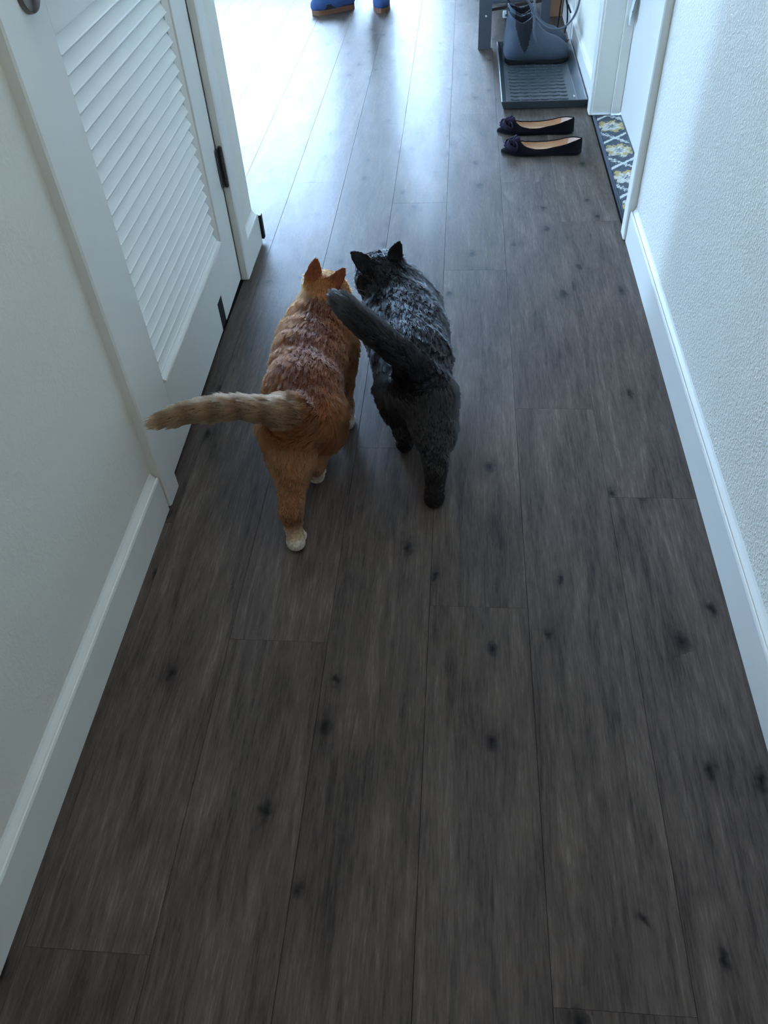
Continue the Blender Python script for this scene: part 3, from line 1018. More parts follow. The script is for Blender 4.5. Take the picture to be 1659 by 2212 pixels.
def grow_fur(name, V, Fq, sdf, coat, mat, parent, count, alpha, clump=0.35, seed=3):
    rng = np.random.default_rng(seed)
    tri = np.concatenate([Fq[:, [0, 1, 2]], Fq[:, [0, 2, 3]]])
    A, B, C_ = V[tri[:, 0]], V[tri[:, 1]], V[tri[:, 2]]
    fn = np.cross(B - A, C_ - A)
    ar = np.linalg.norm(fn, axis=1)
    vn = np.zeros_like(V)
    for i in range(3):
        np.add.at(vn, tri[:, i], fn)
    vn /= np.linalg.norm(vn, axis=1)[:, None] + 1e-12
    cen = V.mean(0)
    # orientation check: signed volume
    if np.einsum('ij,ij->', np.cross(A, B), C_) < 0:
        vn = -vn
    pick = rng.choice(len(tri), count, p=ar / ar.sum())
    r1, r2 = np.sqrt(rng.random(count)), rng.random(count)
    w = np.stack([1 - r1, r1 * (1 - r2), r1 * r2], 1)[:, :, None]
    T = tri[pick]
    P = (V[T] * w).sum(1)
    N = (vn[T] * w).sum(1)
    N /= np.linalg.norm(N, axis=1)[:, None]
    D, FL, LN, ZN, TT = [], [], [], [], []
    for (a, b, ra, rb, sc, info) in sdf.prims:
        d, t = SDF.capd([P[:, 0], P[:, 1], P[:, 2]], a, b, ra, rb, sc)
        fl = (b - a) * info.get('dir', 1)
        fl = np.array(info['flow'], float) if 'flow' in info else fl
        D.append(d)
        FL.append(fl / (np.linalg.norm(fl) + 1e-9))
        LN.append(info['len'])
        ZN.append(info['zone'])
        TT.append(np.asarray(t))
    D = np.stack(D, 1)
    near = D.argmin(1)
    zone = np.array(ZN)[near]
    tt = np.stack(TT, 1)[np.arange(count), near]
    W = np.exp(-(D - D.min(1)[:, None]) / 0.011)
    thin = np.isin(zone, (3, 4, 5))                      # paws, tail and ears keep their own direction
    W[thin] = 0
    W[thin, near[thin]] = 1
    W /= W.sum(1)[:, None]
    flow = W @ np.array(FL)
    ln = W @ np.array(LN)
    tang = flow - (flow * N).sum(1)[:, None] * N
    tl = np.linalg.norm(tang, axis=1)
    tang = np.where(tl[:, None] > 0.15, tang / np.maximum(tl, 1e-6)[:, None], N)
    # clumped direction noise
    def wob(sc_, k):
        return np.stack([np.sin(P @ (np.array([sc_, 0.3 * sc_, -0.7 * sc_]) * (1 + 0.3 * i)) + k + i * 2.1) * np.cos(P @ (np.array([-0.8 * sc_, 0.25 * sc_, 0.9 * sc_]) * (1 + 0.2 * i)) + 2 * k - i) for i in range(3)], 1)
    wv = clump * (0.8 * wob(260, 1.0) + 0.5 * wob(120, 2.0)) + 0.10 * rng.normal(size=(count, 3))
    al = np.radians(alpha) * (1 + 0.4 * wob(210, 4.0)[:, :1])
    d0 = tang * np.cos(al * 1.5) + N * np.sin(al * 1.5) + wv * 0.35
    d1 = tang * np.cos(al * 0.6) + N * np.sin(al * 0.6) + wv
    d0 /= np.linalg.norm(d0, axis=1)[:, None]
    d1 /= np.linalg.norm(d1, axis=1)[:, None]
    L = (ln * rng.uniform(0.65, 1.15, count))[:, None]
    p0 = P - N * 0.0008
    p1 = p0 + d0 * L * 0.33
    p2 = p1 + (d0 + d1) / np.linalg.norm(d0 + d1, axis=1)[:, None] * L * 0.33
    p3 = p2 + d1 * L * 0.34
    # tufts: strands lean toward the strand at the middle of their tuft
    nc = max(50, count // 26)
    kd = KDTree(nc)
    for i in range(nc):
        kd.insert(P[i], i)
    kd.balance()
    tuft = np.array([kd.find(q)[1] for q in P])
    ctip = P[:nc] + d1[:nc] * (L[:nc] * 0.9) + d0[:nc] * 0.001
    pull = np.where((zone == 3) | (zone == 5), 0.0, 0.5)[:, None]
    ct = ctip[tuft]
    p3 = p3 + (ct - p3) * pull
    p2 = p2 + (ct - p2) * pull * 0.42
    shade = rng.uniform(0.78, 1.2, nc)[tuft][:, None]
    pts = np.stack([p0, p1, p2, p3], 1)
    pts[:, :, 2] = np.maximum(pts[:, :, 2], 0.0012)
    off = np.array(wloc(parent))
    cu = bpy.data.hair_curves.new(name)
    cu.add_curves([4] * count)
    cu.attributes['position'].data.foreach_set('vector', (pts - off).astype(np.float32).ravel())
    rad = cu.attributes.get('radius') or cu.attributes.new('radius', 'FLOAT', 'POINT')
    rr = np.tile(np.array([0.00030, 0.00028, 0.00020, 0.00006], np.float32), count)
    rad.data.foreach_set('value', rr)
    colr = np.clip(coat(P, zone, tt, rng) * shade, 0, 1)
    at = cu.attributes.new('coat', 'FLOAT_COLOR', 'CURVE')
    at.data.foreach_set('color', np.concatenate([colr, np.ones((count, 1))], 1).astype(np.float32).ravel())
    cu.materials.append(mat)
    o = bpy.data.objects.new(name, cu)
    COL.objects.link(o)
    o.parent = parent
    o['kind'] = 'stuff'
    return o


def vert_coat(o, V, sdf, coat):
    n = len(V)
    best = np.full(n, 1e9)
    zone = np.zeros(n, int)
    tt = np.zeros(n)
    for (a, b, ra, rb, sc, info) in sdf.prims:
        d, t = SDF.capd([V[:, 0], V[:, 1], V[:, 2]], a, b, ra, rb, sc)
        m = d < best
        best = np.where(m, d, best)
        zone[m] = info['zone']
        tt[m] = np.asarray(t)[m]
    c = coat(V, zone, tt, np.random.default_rng(1))
    at = o.data.color_attributes.new('coat', 'FLOAT_COLOR', 'POINT')
    at.data.foreach_set('color', np.concatenate([c, np.ones((n, 1))], 1).astype(np.float32).ravel())


# ------------------------------------------------------------------ cats
BODY, HEAD, LEG, PAW, TAIL = 0, 1, 2, 3, 4


def make_cat(S):
    """S: dict with world positions; builds one continuous body by blending tapered limbs, then fur, eyes, nose, whiskers"""
    root = thing(S['name'], S['label'], 'cat', (S['spine'][1][0], S['spine'][1][1], 0))
    pts = [p for k in ('spine', 'tail') for p in S[k]] + [p for l in S['legs'] for p in l['p']] + [S['head'], S['ears'][0][1], S['ears'][1][1]]
    lo = np.min(pts, 0) - 0.11
    hi = np.max(pts, 0) + 0.11
    lo[2] = -0.012
    G = SDF(lo, hi, 0.0036)
    fl = S['furlen']
    sp, sr = S['spine'], S['spine_r']
    for i in range(len(sp) - 1):
        G.cap(sp[i], sp[i + 1], sr[i], sr[i + 1], 0.045, S.get('bsc', (1, 1, 1)), info=dict(zone=BODY, len=fl, dir=-1))
    for q in S.get('extra', []):
        G.cap(q[0], q[1], q[2], q[3], 0.04, info=dict(zone=BODY, len=fl, flow=q[4]))
    # neck and head
    fwd = np.array(S['fwd'], float)
    fwd /= np.linalg.norm(fwd)
    side = np.cross(fwd, (0, 0, 1.0))
    side /= np.linalg.norm(side)
    upv = np.cross(side, fwd)
    H = np.array(S['head'], float)
    hr = S['hr']
    G.cap(sp[-1], H, sr[-1], hr * 0.86, 0.035, info=dict(zone=HEAD, len=fl * 0.8, dir=-1))
    G.cap(H - side * hr * 0.28, H + side * hr * 0.28, hr * 0.86, hr * 0.86, 0.02, info=dict(zone=HEAD, len=fl * 0.42, flow=tuple(-fwd)))
    for s in (-1, 1):                                              # cheeks and muzzle pads
        ck = H + side * s * hr * 0.55 - upv * hr * 0.35 + fwd * hr * 0.1
        G.cap(ck, ck + side * s * hr * 0.12, hr * 0.5, hr * 0.42, 0.02, info=dict(zone=HEAD, len=fl * 0.7, flow=tuple(side * s - fwd * 0.5)))
        mz = H + fwd * hr * 0.78 - upv * hr * 0.34 + side * s * hr * 0.2
        G.cap(mz, mz + fwd * 0.006, hr * 0.27, hr * 0.24, 0.012, info=dict(zone=HEAD, len=fl * 0.25, flow=tuple(-fwd)))
    G.cap(H + fwd * hr * 0.6 + upv * hr * 0.15, H + fwd * hr * 0.98 - upv * hr * 0.2, hr * 0.34, hr * 0.2, 0.02, info=dict(zone=HEAD, len=fl * 0.25, flow=tuple(-fwd)))
    G.cap(H + fwd * hr * 0.66 - upv * hr * 0.62, H + fwd * hr * 0.74 - upv * hr * 0.6, hr * 0.24, hr * 0.2, 0.015, info=dict(zone=HEAD, len=fl * 0.25, flow=tuple(-fwd)))
    for base, tip, wd, hw in S['ears']:
        l_, h_, f = ear_fun(base, tip, wd, hw, 0.0036, 0.008)
        G.fun(l_, h_, f, 0.008)
        G.prims.append((np.array(base, float), np.array(tip, float), hw * 0.35, 0.004, np.ones(3), dict(zone=5, len=0.0035)))
    for L in S['legs']:
        P, R = L['p'], L['r']
        for i in range(len(P) - 1):
            last = i == len(P) - 2
            G.cap(P[i], P[i + 1], R[i], R[i + 1], 0.03 if i == 0 else 0.016, info=dict(zone=LEG, len=fl * (0.8, 0.45, 0.24, 0.2)[min(i, 3)]))
        e = np.array(P[-1])
        pf = np.array(L.get('f', (0, 1, 0)), float)
        ps = np.array((pf[1], -pf[0], 0))
        G.cap(e, e + pf * 0.022, R[-1] * 1.12, R[-1] * 0.95, 0.01, info=dict(zone=PAW, len=fl * 0.16, flow=tuple(pf)))
        for q in (-1.15, -0.4, 0.4, 1.15):                            # toes
            a = e + pf * (0.026 - 0.004 * abs(q)) + ps * q * R[-1] * 0.62
            a[2] = 0.0085
            G.cap(a, a + pf * 0.007, 0.0078, 0.0068, 0.004, info=dict(zone=PAW, len=fl * 0.12, flow=tuple(pf)))
    tp, tr = S['tail'], S['tail_r']
    tc = [tuple(v) for v in catmull(tp, 4)]
    trc = np.interp(np.linspace(0, len(tp) - 1, len(tc)), range(len(tp)), tr)
    for i in range(len(tc) - 1):
        G.cap(tc[i], tc[i + 1], float(trc[i]), float(trc[i + 1]), 0.03 if i < 2 else 0.008, info=dict(zone=TAIL, len=S['taillen'], t0=i / len(tc)))
    G.F[:, :, 0] = 1.0
    zi = np.searchsorted(G.ax[2], 0.0012)
    G.F[:, :, :zi] = np.maximum(G.F[:, :, :zi], 0.0012 - G.ax[2][:zi])
    V, Fq = G.mesh()
    o, V2 = np_mesh('body', V, Fq, S['skin_mat'], root, relax=2)
    vert_coat(o, V2, G, S['coat'])
    grow_fur('fur', V2, Fq, G, S['coat'], S['fur_mat'], root, S['count'], S['alpha'], S['clump'])
    # eyes, nose, inner ears, whiskers
    for s in (-1, 1):
        ec = H + fwd * hr * 0.86 + side * s * hr * 0.42 + upv * hr * 0.08
        MB().lathe(ec - fwd * 0.006, fwd + side * s * 0.3, [(0.0005, 0.0), (0.0065, 0.002), (0.008, 0.006), (0.0065, 0.0105), (0.003, 0.013), (0.0005, 0.0135)], 16).build('eye', S['eye'], root, smooth=True)
    nc = H + fwd * (hr * 1.16) - upv * hr * 0.16
    MB().lathe(nc - fwd * 0.005, fwd, [(0.0005, 0), (0.006, 0.002), (0.0065, 0.005), (0.004, 0.008), (0.0005, 0.009)], 12).build('nose', S['nose'], root, smooth=True)
    wk = MB()
    for s in (-1, 1):
        for j in range(5):
            a = H + fwd * hr * 0.95 - upv * (hr * 0.28 + j * 0.002) + side * s * hr * 0.36
            b = a + side * s * 0.034 + fwd * (0.012 - 0.004 * j) + upv * (0.008 - 0.004 * j)
            c = a + side * s * 0.062 + fwd * (0.010 - 0.010 * j) + upv * (0.006 - 0.006 * j)
            wk.tube(catmull([a, b, c], 4), [0.0004 - 0.00004 * i for i in range(9)], 4)
    w = wk.build('whiskers', M['whisker'], root)
    w['kind'] = 'stuff'
    return root


def fbm(P, s, k=0.0):
    r = 0
    for i, a in enumerate((0.5, 0.3, 0.2)):
        q = P * s * (1.9 ** i)
        r = r + a * np.sin(q[:, 0] + 1.7 * np.sin(q[:, 1] * 0.8 + k) + i) * np.cos(q[:, 1] * 0.9 + 1.3 * np.sin(q[:, 2] * 1.1 - k)) 
    return r


def lin(r, g, b):
    return np.array(srgb(r, g, b)[:3])


def mixc(a, b, f):
    f = np.clip(f, 0, 1)[:, None]
    return a * (1 - f) + b * f


def coat_orange(P, zone, tt, rng):
    n = len(P)
    base = np.tile(lin(122, 66, 33), (n, 1))
    x = P[:, 0] + 0.316
    z = P[:, 2]
    # darker saddle along the back with broken bands, paler flanks and belly
    top = np.clip((z - 0.17) / 0.06, 0, 1) * np.clip(1 - np.abs(x) / 0.075, 0, 1)
    band = np.sin(P[:, 1] * 95 + 3.0 * np.sin(P[:, 0] * 40) + 2.0 * fbm(P, 30))
    c = mixc(base, lin(84, 42, 22), top * 0.85 + 0.22 * np.clip(fbm(P, 45, 1.0) * 2, 0, 1))
    c = mixc(c, lin(90, 44, 22), np.clip(band - 0.35, 0, 1) * np.clip((z - 0.12) / 0.08, 0, 1) * 0.4)
    c = mixc(c, lin(140, 90, 52), np.clip((0.13 - z) / 0.08, 0, 1) * 0.5)
    hd = zone == HEAD
    hb = np.sin(P[:, 0] * 150) * np.clip((z - 0.26) / 0.02, 0, 1)
    c = np.where(hd[:, None], mixc(np.tile(lin(164, 98, 50), (n, 1)), lin(110, 58, 30), np.clip(hb, 0, 1) * 0.7), c)
    c = np.where((zone == 5)[:, None], lin(150, 80, 46), c)
    lg = zone == LEG
    lb = np.sin(z * 150 + 5 * P[:, 0] * 10)
    c = np.where(lg[:, None], mixc(np.tile(lin(132, 82, 48), (n, 1)), lin(90, 50, 28), np.clip(lb, 0, 1) * 0.5), c)
    c = np.where((lg & (z < 0.062))[:, None], mixc(c, lin(226, 196, 158), np.clip((0.062 - z) / 0.03, 0, 1)), c)
    c = np.where((zone == PAW)[:, None], lin(238, 224, 204), c)
    tl = zone == TAIL
    tb = np.sin(P[:, 0] * 130 + P[:, 1] * 30)
    c = np.where(tl[:, None], mixc(np.tile(lin(132, 100, 72), (n, 1)), lin(80, 54, 35), np.clip(tb + 0.1, 0, 1) * 0.7), c)
    return np.clip(c * rng.uniform(0.72, 1.22, (n, 1)), 0, 1)


def coat_grey(P, zone, tt, rng):
    n = len(P)
    c = np.tile(lin(17, 15, 15), (n, 1))
    c = mixc(c, lin(28, 25, 26), np.clip(fbm(P, 50, 2.0) * 1.6, 0, 1))
    c = np.where((zone == 5)[:, None], lin(26, 22, 22), c)
    return np.clip(c * rng.uniform(0.7, 1.3, (n, 1)), 0, 1)


orange = dict(
    name='cat', label='ginger tabby cat walking away, pale tail swung out to the left toward the closet door',
    spine=[(-0.312, 1.205, 0.180), (-0.318, 1.300, 0.172), (-0.322, 1.420, 0.166), (-0.320, 1.510, 0.176), (-0.312, 1.560, 0.205)],
    spine_r=[0.059, 0.069, 0.071, 0.063, 0.047],
    extra=[((-0.350, 1.205, 0.165), (-0.342, 1.18, 0.12), 0.042, 0.040, (0, -0.4, -1)), ((-0.272, 1.235, 0.165), (-0.272, 1.235, 0.12), 0.042, 0.040, (0, -0.4, -1)),
           ((-0.360, 1.51, 0.16), (-0.357, 1.50, 0.12), 0.036, 0.032, (0, -0.6, -1)), ((-0.276, 1.50, 0.16), (-0.274, 1.49, 0.12), 0.036, 0.032, (0, -0.6, -1))],
    head=(-0.298, 1.590, 0.236), hr=0.046, fwd=(0.36, 0.9, -0.16),
    ears=[((-0.322, 1.585, 0.270), (-0.3135, 1.594, 0.318), (0.9, -0.38, 0.25), 0.021), ((-0.268, 1.566, 0.270), (-0.245, 1.556, 0.314), (0.55, -0.80, 0.05), 0.019)],
    legs=[dict(p=[(-0.336, 1.20, 0.150), (-0.326, 1.150, 0.112), (-0.318, 1.048, 0.078), (-0.312, 1.020, 0.017)], r=[0.046, 0.041, 0.0205, 0.0155]),
          dict(p=[(-0.278, 1.24, 0.150), (-0.276, 1.275, 0.105), (-0.290, 1.185, 0.075), (-0.297, 1.213, 0.017)], r=[0.044, 0.038, 0.019, 0.0155]),
          dict(p=[(-0.270, 1.495, 0.140), (-0.262, 1.450, 0.100), (-0.252, 1.405, 0.050), (-0.250, 1.392, 0.017)], r=[0.036, 0.026, 0.0165, 0.0155]),
          dict(p=[(-0.362, 1.510, 0.140), (-0.352, 1.500, 0.100), (-0.345, 1.540, 0.050), (-0.340, 1.548, 0.017)], r=[0.036, 0.026, 0.0165, 0.0155])],
    tail=[(-0.318, 1.180, 0.212), (-0.352, 1.160, 0.236), (-0.405, 1.140, 0.260), (-0.455, 1.120, 0.272), (-0.510, 1.105, 0.270), (-0.560, 1.100, 0.256)],
    tail_r=[0.030, 0.023, 0.018, 0.017, 0.014, 0.007],
    furlen=0.026, taillen=0.026, count=110000, alpha=17, clump=0.24,
    coat=coat_orange, skin_mat=M['skin_o'], fur_mat=M['fur_o'], eye=M['eyeamber'], nose=M['nosepink'])

grey = dict(
    name='cat', label='dark slate grey cat walking away, tail raised and bent over the ginger cat',
    spine=[(-0.082, 1.320, 0.182), (-0.096, 1.410, 0.176), (-0.112, 1.520, 0.170), (-0.132, 1.610, 0.180), (-0.152, 1.655, 0.208)],
    spine_r=[0.059, 0.073, 0.080, 0.073, 0.055],
    extra=[((-0.116, 1.325, 0.165), (-0.114, 1.32, 0.115), 0.042, 0.040, (0, -0.4, -1)), ((-0.050, 1.30, 0.165), (-0.046, 1.275, 0.115), 0.044, 0.040, (0, -0.4, -1)),
           ((-0.180, 1.605, 0.16), (-0.176, 1.59, 0.12), 0.042, 0.034, (0, -0.6, -1)), ((-0.088, 1.620, 0.16), (-0.086, 1.61, 0.12), 0.042, 0.034, (0, -0.6, -1))],
    head=(-0.183, 1.672, 0.236), hr=0.050, fwd=(-0.42, 0.88, -0.16),
    ears=[((-0.216, 1.645, 0.270), (-0.2415, 1.632, 0.312), (0.55, 0.80, 0.15), 0.020), ((-0.155, 1.676, 0.272), (-0.1325, 1.668, 0.318), (0.75, 0.45, -0.3), 0.021)],
    legs=[dict(p=[(-0.050, 1.30, 0.150), (-0.042, 1.245, 0.115), (-0.038, 1.172, 0.085), (-0.041, 1.150, 0.018)], r=[0.046, 0.041, 0.022, 0.0185]),
          dict(p=[(-0.116, 1.33, 0.150), (-0.116, 1.365, 0.105), (-0.110, 1.292, 0.075), (-0.112, 1.318, 0.017)], r=[0.046, 0.036, 0.019, 0.0165]),
          dict(p=[(-0.178, 1.590, 0.140), (-0.176, 1.560, 0.100), (-0.168, 1.520, 0.050), (-0.165, 1.510, 0.017)], r=[0.038, 0.027, 0.0175, 0.0165]),
          dict(p=[(-0.090, 1.610, 0.140), (-0.092, 1.605, 0.100), (-0.098, 1.660, 0.050), (-0.100, 1.668, 0.017)], r=[0.038, 0.027, 0.0175, 0.0165])],
    tail=[(-0.084, 1.300, 0.220), (-0.098, 1.292, 0.262), (-0.132, 1.290, 0.300), (-0.172, 1.300, 0.332), (-0.208, 1.318, 0.356), (-0.232, 1.338, 0.368)],
    tail_r=[0.027, 0.024, 0.022, 0.0215, 0.020, 0.014],
    furlen=0.022, taillen=0.019, count=110000, alpha=17, clump=0.26,
    coat=coat_grey, skin_mat=M['skin_g'], fur_mat=M['fur_g'], eye=M['eyegreen'], nose=M['nosegrey'])

make_cat(orange)
make_cat(grey)


# ------------------------------------------------------------------ rug in the entry recess
rg = thing('rug', 'grey rug with white trellis and tan flower print in the entry door recess', 'rug', (0.56, 2.8, 0))
RX0, RX1, RY0, RY1 = 0.5155, XD - 0.002, EY0 + 0.013, EY1 - 0.013
RX1 = XD - 0.0015
MB().box(RX0, RX1, RY0, RY1, 0.0005, 0.0075).build('pile', M['rug'], rg)
bd = MB().tube([(0.509, RY0 + 0.001, 0.0052), (0.509, (RY0 + RY1) / 2, 0.0054), (0.509, RY1 - 0.001, 0.0052)], 0.0048, 8, flat=(1, 1.35))
tag(bd.build('binding', M['binding'], rg, smooth=True), 'slate cloth binding along the rug edge')


# ------------------------------------------------------------------ ballet flats
def flat_shoe(toe, heel, label, flip):
    toe, heel = Vector(toe), Vector(heel)
    ax = (heel - toe)
    Ls = ax.length
    ax.normalize()
    sd = Vector((-ax.y, ax.x, 0)) * flip
    root = thing('ballet_flat', label, 'shoe', tuple((toe + heel) / 2), 'pair of ballet flats on the floor')
    K = 48

    def half(s):                                           # half width along the shoe, toe s=0, heel s=1
        pts = [(0, 0.0), (0.03, 0.30), (0.10, 0.62), (0.22, 0.92), (0.34, 1.0), (0.5, 0.90), (0.65, 0.76), (0.8, 0.74), (0.91, 0.70), (0.97, 0.46), (1.0, 0.0)]
        return np.interp(s, [p[0] for p in pts], [p[1] for p in pts]) * 0.049

    def mid(s):
        return 0.006 * math.sin(s * PI)

    def ring(s0, s1, inset, zf):
        out = []
        for k in range(K):
            a = 2 * PI * k / K
            s = s0 + (s1 - s0) * (0.5 - 0.5 * math.cos(a))
            q = (s - s0) / (s1 - s0)
            env = min(1, math.sqrt(max(0, math.sin(PI * q))) * 1.25)
            w = max(0.0, half(s) - inset)
            if s0 > 0.01:
                w = min(w, 0.049 * 1.02) * min(1, (max(q, 0) * (1 - q) * 4) ** 0.5 * 1.0 + 0.0) if q < 0.5 else w * min(1, ((1 - q) * 4) ** 0.5)
            sg = 1 if a < PI else -1
            p = toe + ax * (Ls * s) + sd * (mid(s) + sg * w)
            p.z = zf(s)
            out.append(p)
        return out
    r0 = ring(0.0, 1.0, 0.003, lambda s: 0.004)
    r1 = ring(0.0, 1.0, 0.0, lambda s: 0.010)
    r2 = ring(0.004, 0.999, 0.001, lambda s: 0.012 + 0.004 * min(1, s * 3))
    top = lambda s: float(np.interp(s, [0.2, 0.235, 0.30, 0.42, 0.55, 0.72, 0.88, 1.0], [0.041, 0.040, 0.029, 0.024, 0.025, 0.034, 0.047, 0.053]))
    r3 = ring(0.19, 0.993, 0.0035, lambda s: top(s) - 0.006)
    r4 = ring(0.235, 0.988, 0.0055, top)
    r5 = ring(0.245, 0.980, 0.0075, lambda s: top(s) - 0.003)
    r6 = ring(0.20, 0.975, 0.008, lambda s: 0.014)

    def strips(rings):
        mb = MB()
        vs = [p for r in rings for p in r]
        fs = [(i * K + k, i * K + (k + 1) % K, (i + 1) * K + (k + 1) % K, (i + 1) * K + k) for i in range(len(rings) - 1) for k in range(K)]
        return mb.add(vs, fs)
    strips([r0, r1, r2, r3, r4, r5]).build('upper', M['suede'], root, smooth=True)
    so = strips([[p - Vector((0, 0, 0.0035)) for p in r0], r0])
    so.f.append(tuple(range(K)))
    so.build('sole', M['black'], root)
    li = strips([r5, r6])
    li.f.append(tuple(K + k for k in range(K)))
    li.build('insole', M['insole'], root, smooth=True)
    hl = MB()
    idx = [k for k in range(K) if 0.80 <= 0.5 - 0.5 * math.cos(2 * PI * k / K)]
    idx.sort()
    vs = []
    for k in idx:
        inw = (toe + ax * (Ls * 0.7) - r5[k])
        inw.z = 0
        inw = inw.normalized() * 0.0012
        vs += [r5[k] + inw, r6[k] * 0.75 + r5[k] * 0.25 + inw]
    hl.add(vs, [(2 * i, 2 * i + 1, 2 * i + 3, 2 * i + 2) for i in range(len(idx) - 1)])
    tag(hl.build('heel_lining', M['heel_lining'], root, smooth=True), 'pale lining inside the heel')
    # ruffled bow on the vamp
    bc = toe + ax * (Ls * 0.135)
    bc.z = 0.033
    bw = MB()
    for s in (-1, 1):
        for rot, sz in ((0.0, 1.0), (0.5, 0.8)):
            d = (sd * s * math.cos(rot) + ax * math.sin(rot) * s).normalized()
            e = d.cross(Vector((0, 0, 1)))
            loop = [bc + d * 0.002, bc + d * 0.020 * sz + e * 0.016 + Vector((0, 0, 0.012)), bc + d * 0.038 * sz + e * 0.010 + Vector((0, 0, 0.002)),
                    bc + d * 0.038 * sz - e * 0.014 - Vector((0, 0, 0.010)), bc + d * 0.018 * sz - e * 0.014 - Vector((0, 0, 0.002))]
            bw.tube(catmull(loop, 5, True), 0.0075 * sz, 8, closed=True, flat=(1.4, 0.5))
    bw.lathe(bc - Vector((0, 0, 0.008)), (0, 0, 1), [(0.003, 0), (0.008, 0.004), (0.009, 0.010), (0.007, 0.017), (0.002, 0.020)], 12)
    for s in (-1, 1):
        bw.tube(catmull([bc, bc - ax * 0.012 + sd * s * 0.006 + Vector((0, 0, 0.004)), bc - ax * 0.026 + sd * s * 0.012 - Vector((0, 0, 0.008))], 4), 0.007, 8, flat=(1.2, 0.45))
    tag(bw.build('bow', M['bow'], root, smooth=True), 'plum ruffled bow')
    return root


flat_shoe((0.146, 2.930, 0.0), (0.430, 2.915, 0.0), 'black ballet flat with plum bow and tan insole, nearer of the pair', 1)
flat_shoe((0.136, 3.120, 0.0), (0.420, 3.105, 0.0), 'black ballet flat with plum bow, between the nearer flat and the boot tray', 1)

# ------------------------------------------------------------------ boot tray
TX0, TX1, TY0, TY1 = 0.157, 0.494, 3.337, 4.10
tr = thing('boot_tray', 'shallow dark grey rubber boot tray with ribbed floor against the right baseboard', 'boot tray', ((TX0 + TX1) / 2, (TY0 + TY1) / 2, 0))


def ringr(x0, x1, y0, y1, z):
    return [(x0, y0, z), (x1, y0, z), (x1, y1, z), (x0, y1, z)]


rs = [ringr(TX0 + 0.010, TX1 - 0.010, TY0 + 0.010, TY1 - 0.010, 0.001), ringr(TX0, TX1, TY0, TY1, 0.030), ringr(TX0 + 0.001, TX1 - 0.001, TY0 + 0.001, TY1 - 0.001, 0.033),
      ringr(TX0 + 0.006, TX1 - 0.006, TY0 + 0.006, TY1 - 0.006, 0.033), ringr(TX0 + 0.022, TX1 - 0.034, TY0 + 0.022, TY1 - 0.022, 0.008)]
mb = MB().add([p for r in rs for p in r], [(i * 4 + k, i * 4 + (k + 1) % 4, (i + 1) * 4 + (k + 1) % 4, (i + 1) * 4 + k) for i in range(4) for k in range(4)] + [(0, 1, 2, 3), (16, 17, 18, 19)])
mb.build('pan', M['tray'], tr, bevel=0.0015)
tb = MB()
for i in range(6):
    for j in range(17):
        cx = TX0 + 0.064 + i * 0.0385
        cy = TY0 + 0.045 + j * 0.0405
        pts = [(cx - 0.014 + 0.028 * k / 4, cy + 0.006 * math.sin(PI * k / 4) * -1 + 0.003, 0.0082) for k in range(5)]
        tb.tube(pts, [0.0022, 0.0036, 0.004, 0.0036, 0.0022], 6)
        tb.lathe((cx - 0.019, cy + 0.004, 0.0075), (0, 0, 1), [(0.0045, 0), (0.004, 0.0028), (0.002, 0.004)], 8)
tag(tb.build('tread_ribs', M['tray'], tr, smooth=True, auto=50), 'moulded ribs and studs', kind='stuff')
lb = MB().box(TX1 - 0.045, TX1 - 0.040, TY0 + 0.10, TY0 + 0.118, 0.0095, 0.011)
tag(lb.build('sticker', M['whitepl'], tr), 'tiny white sticker')


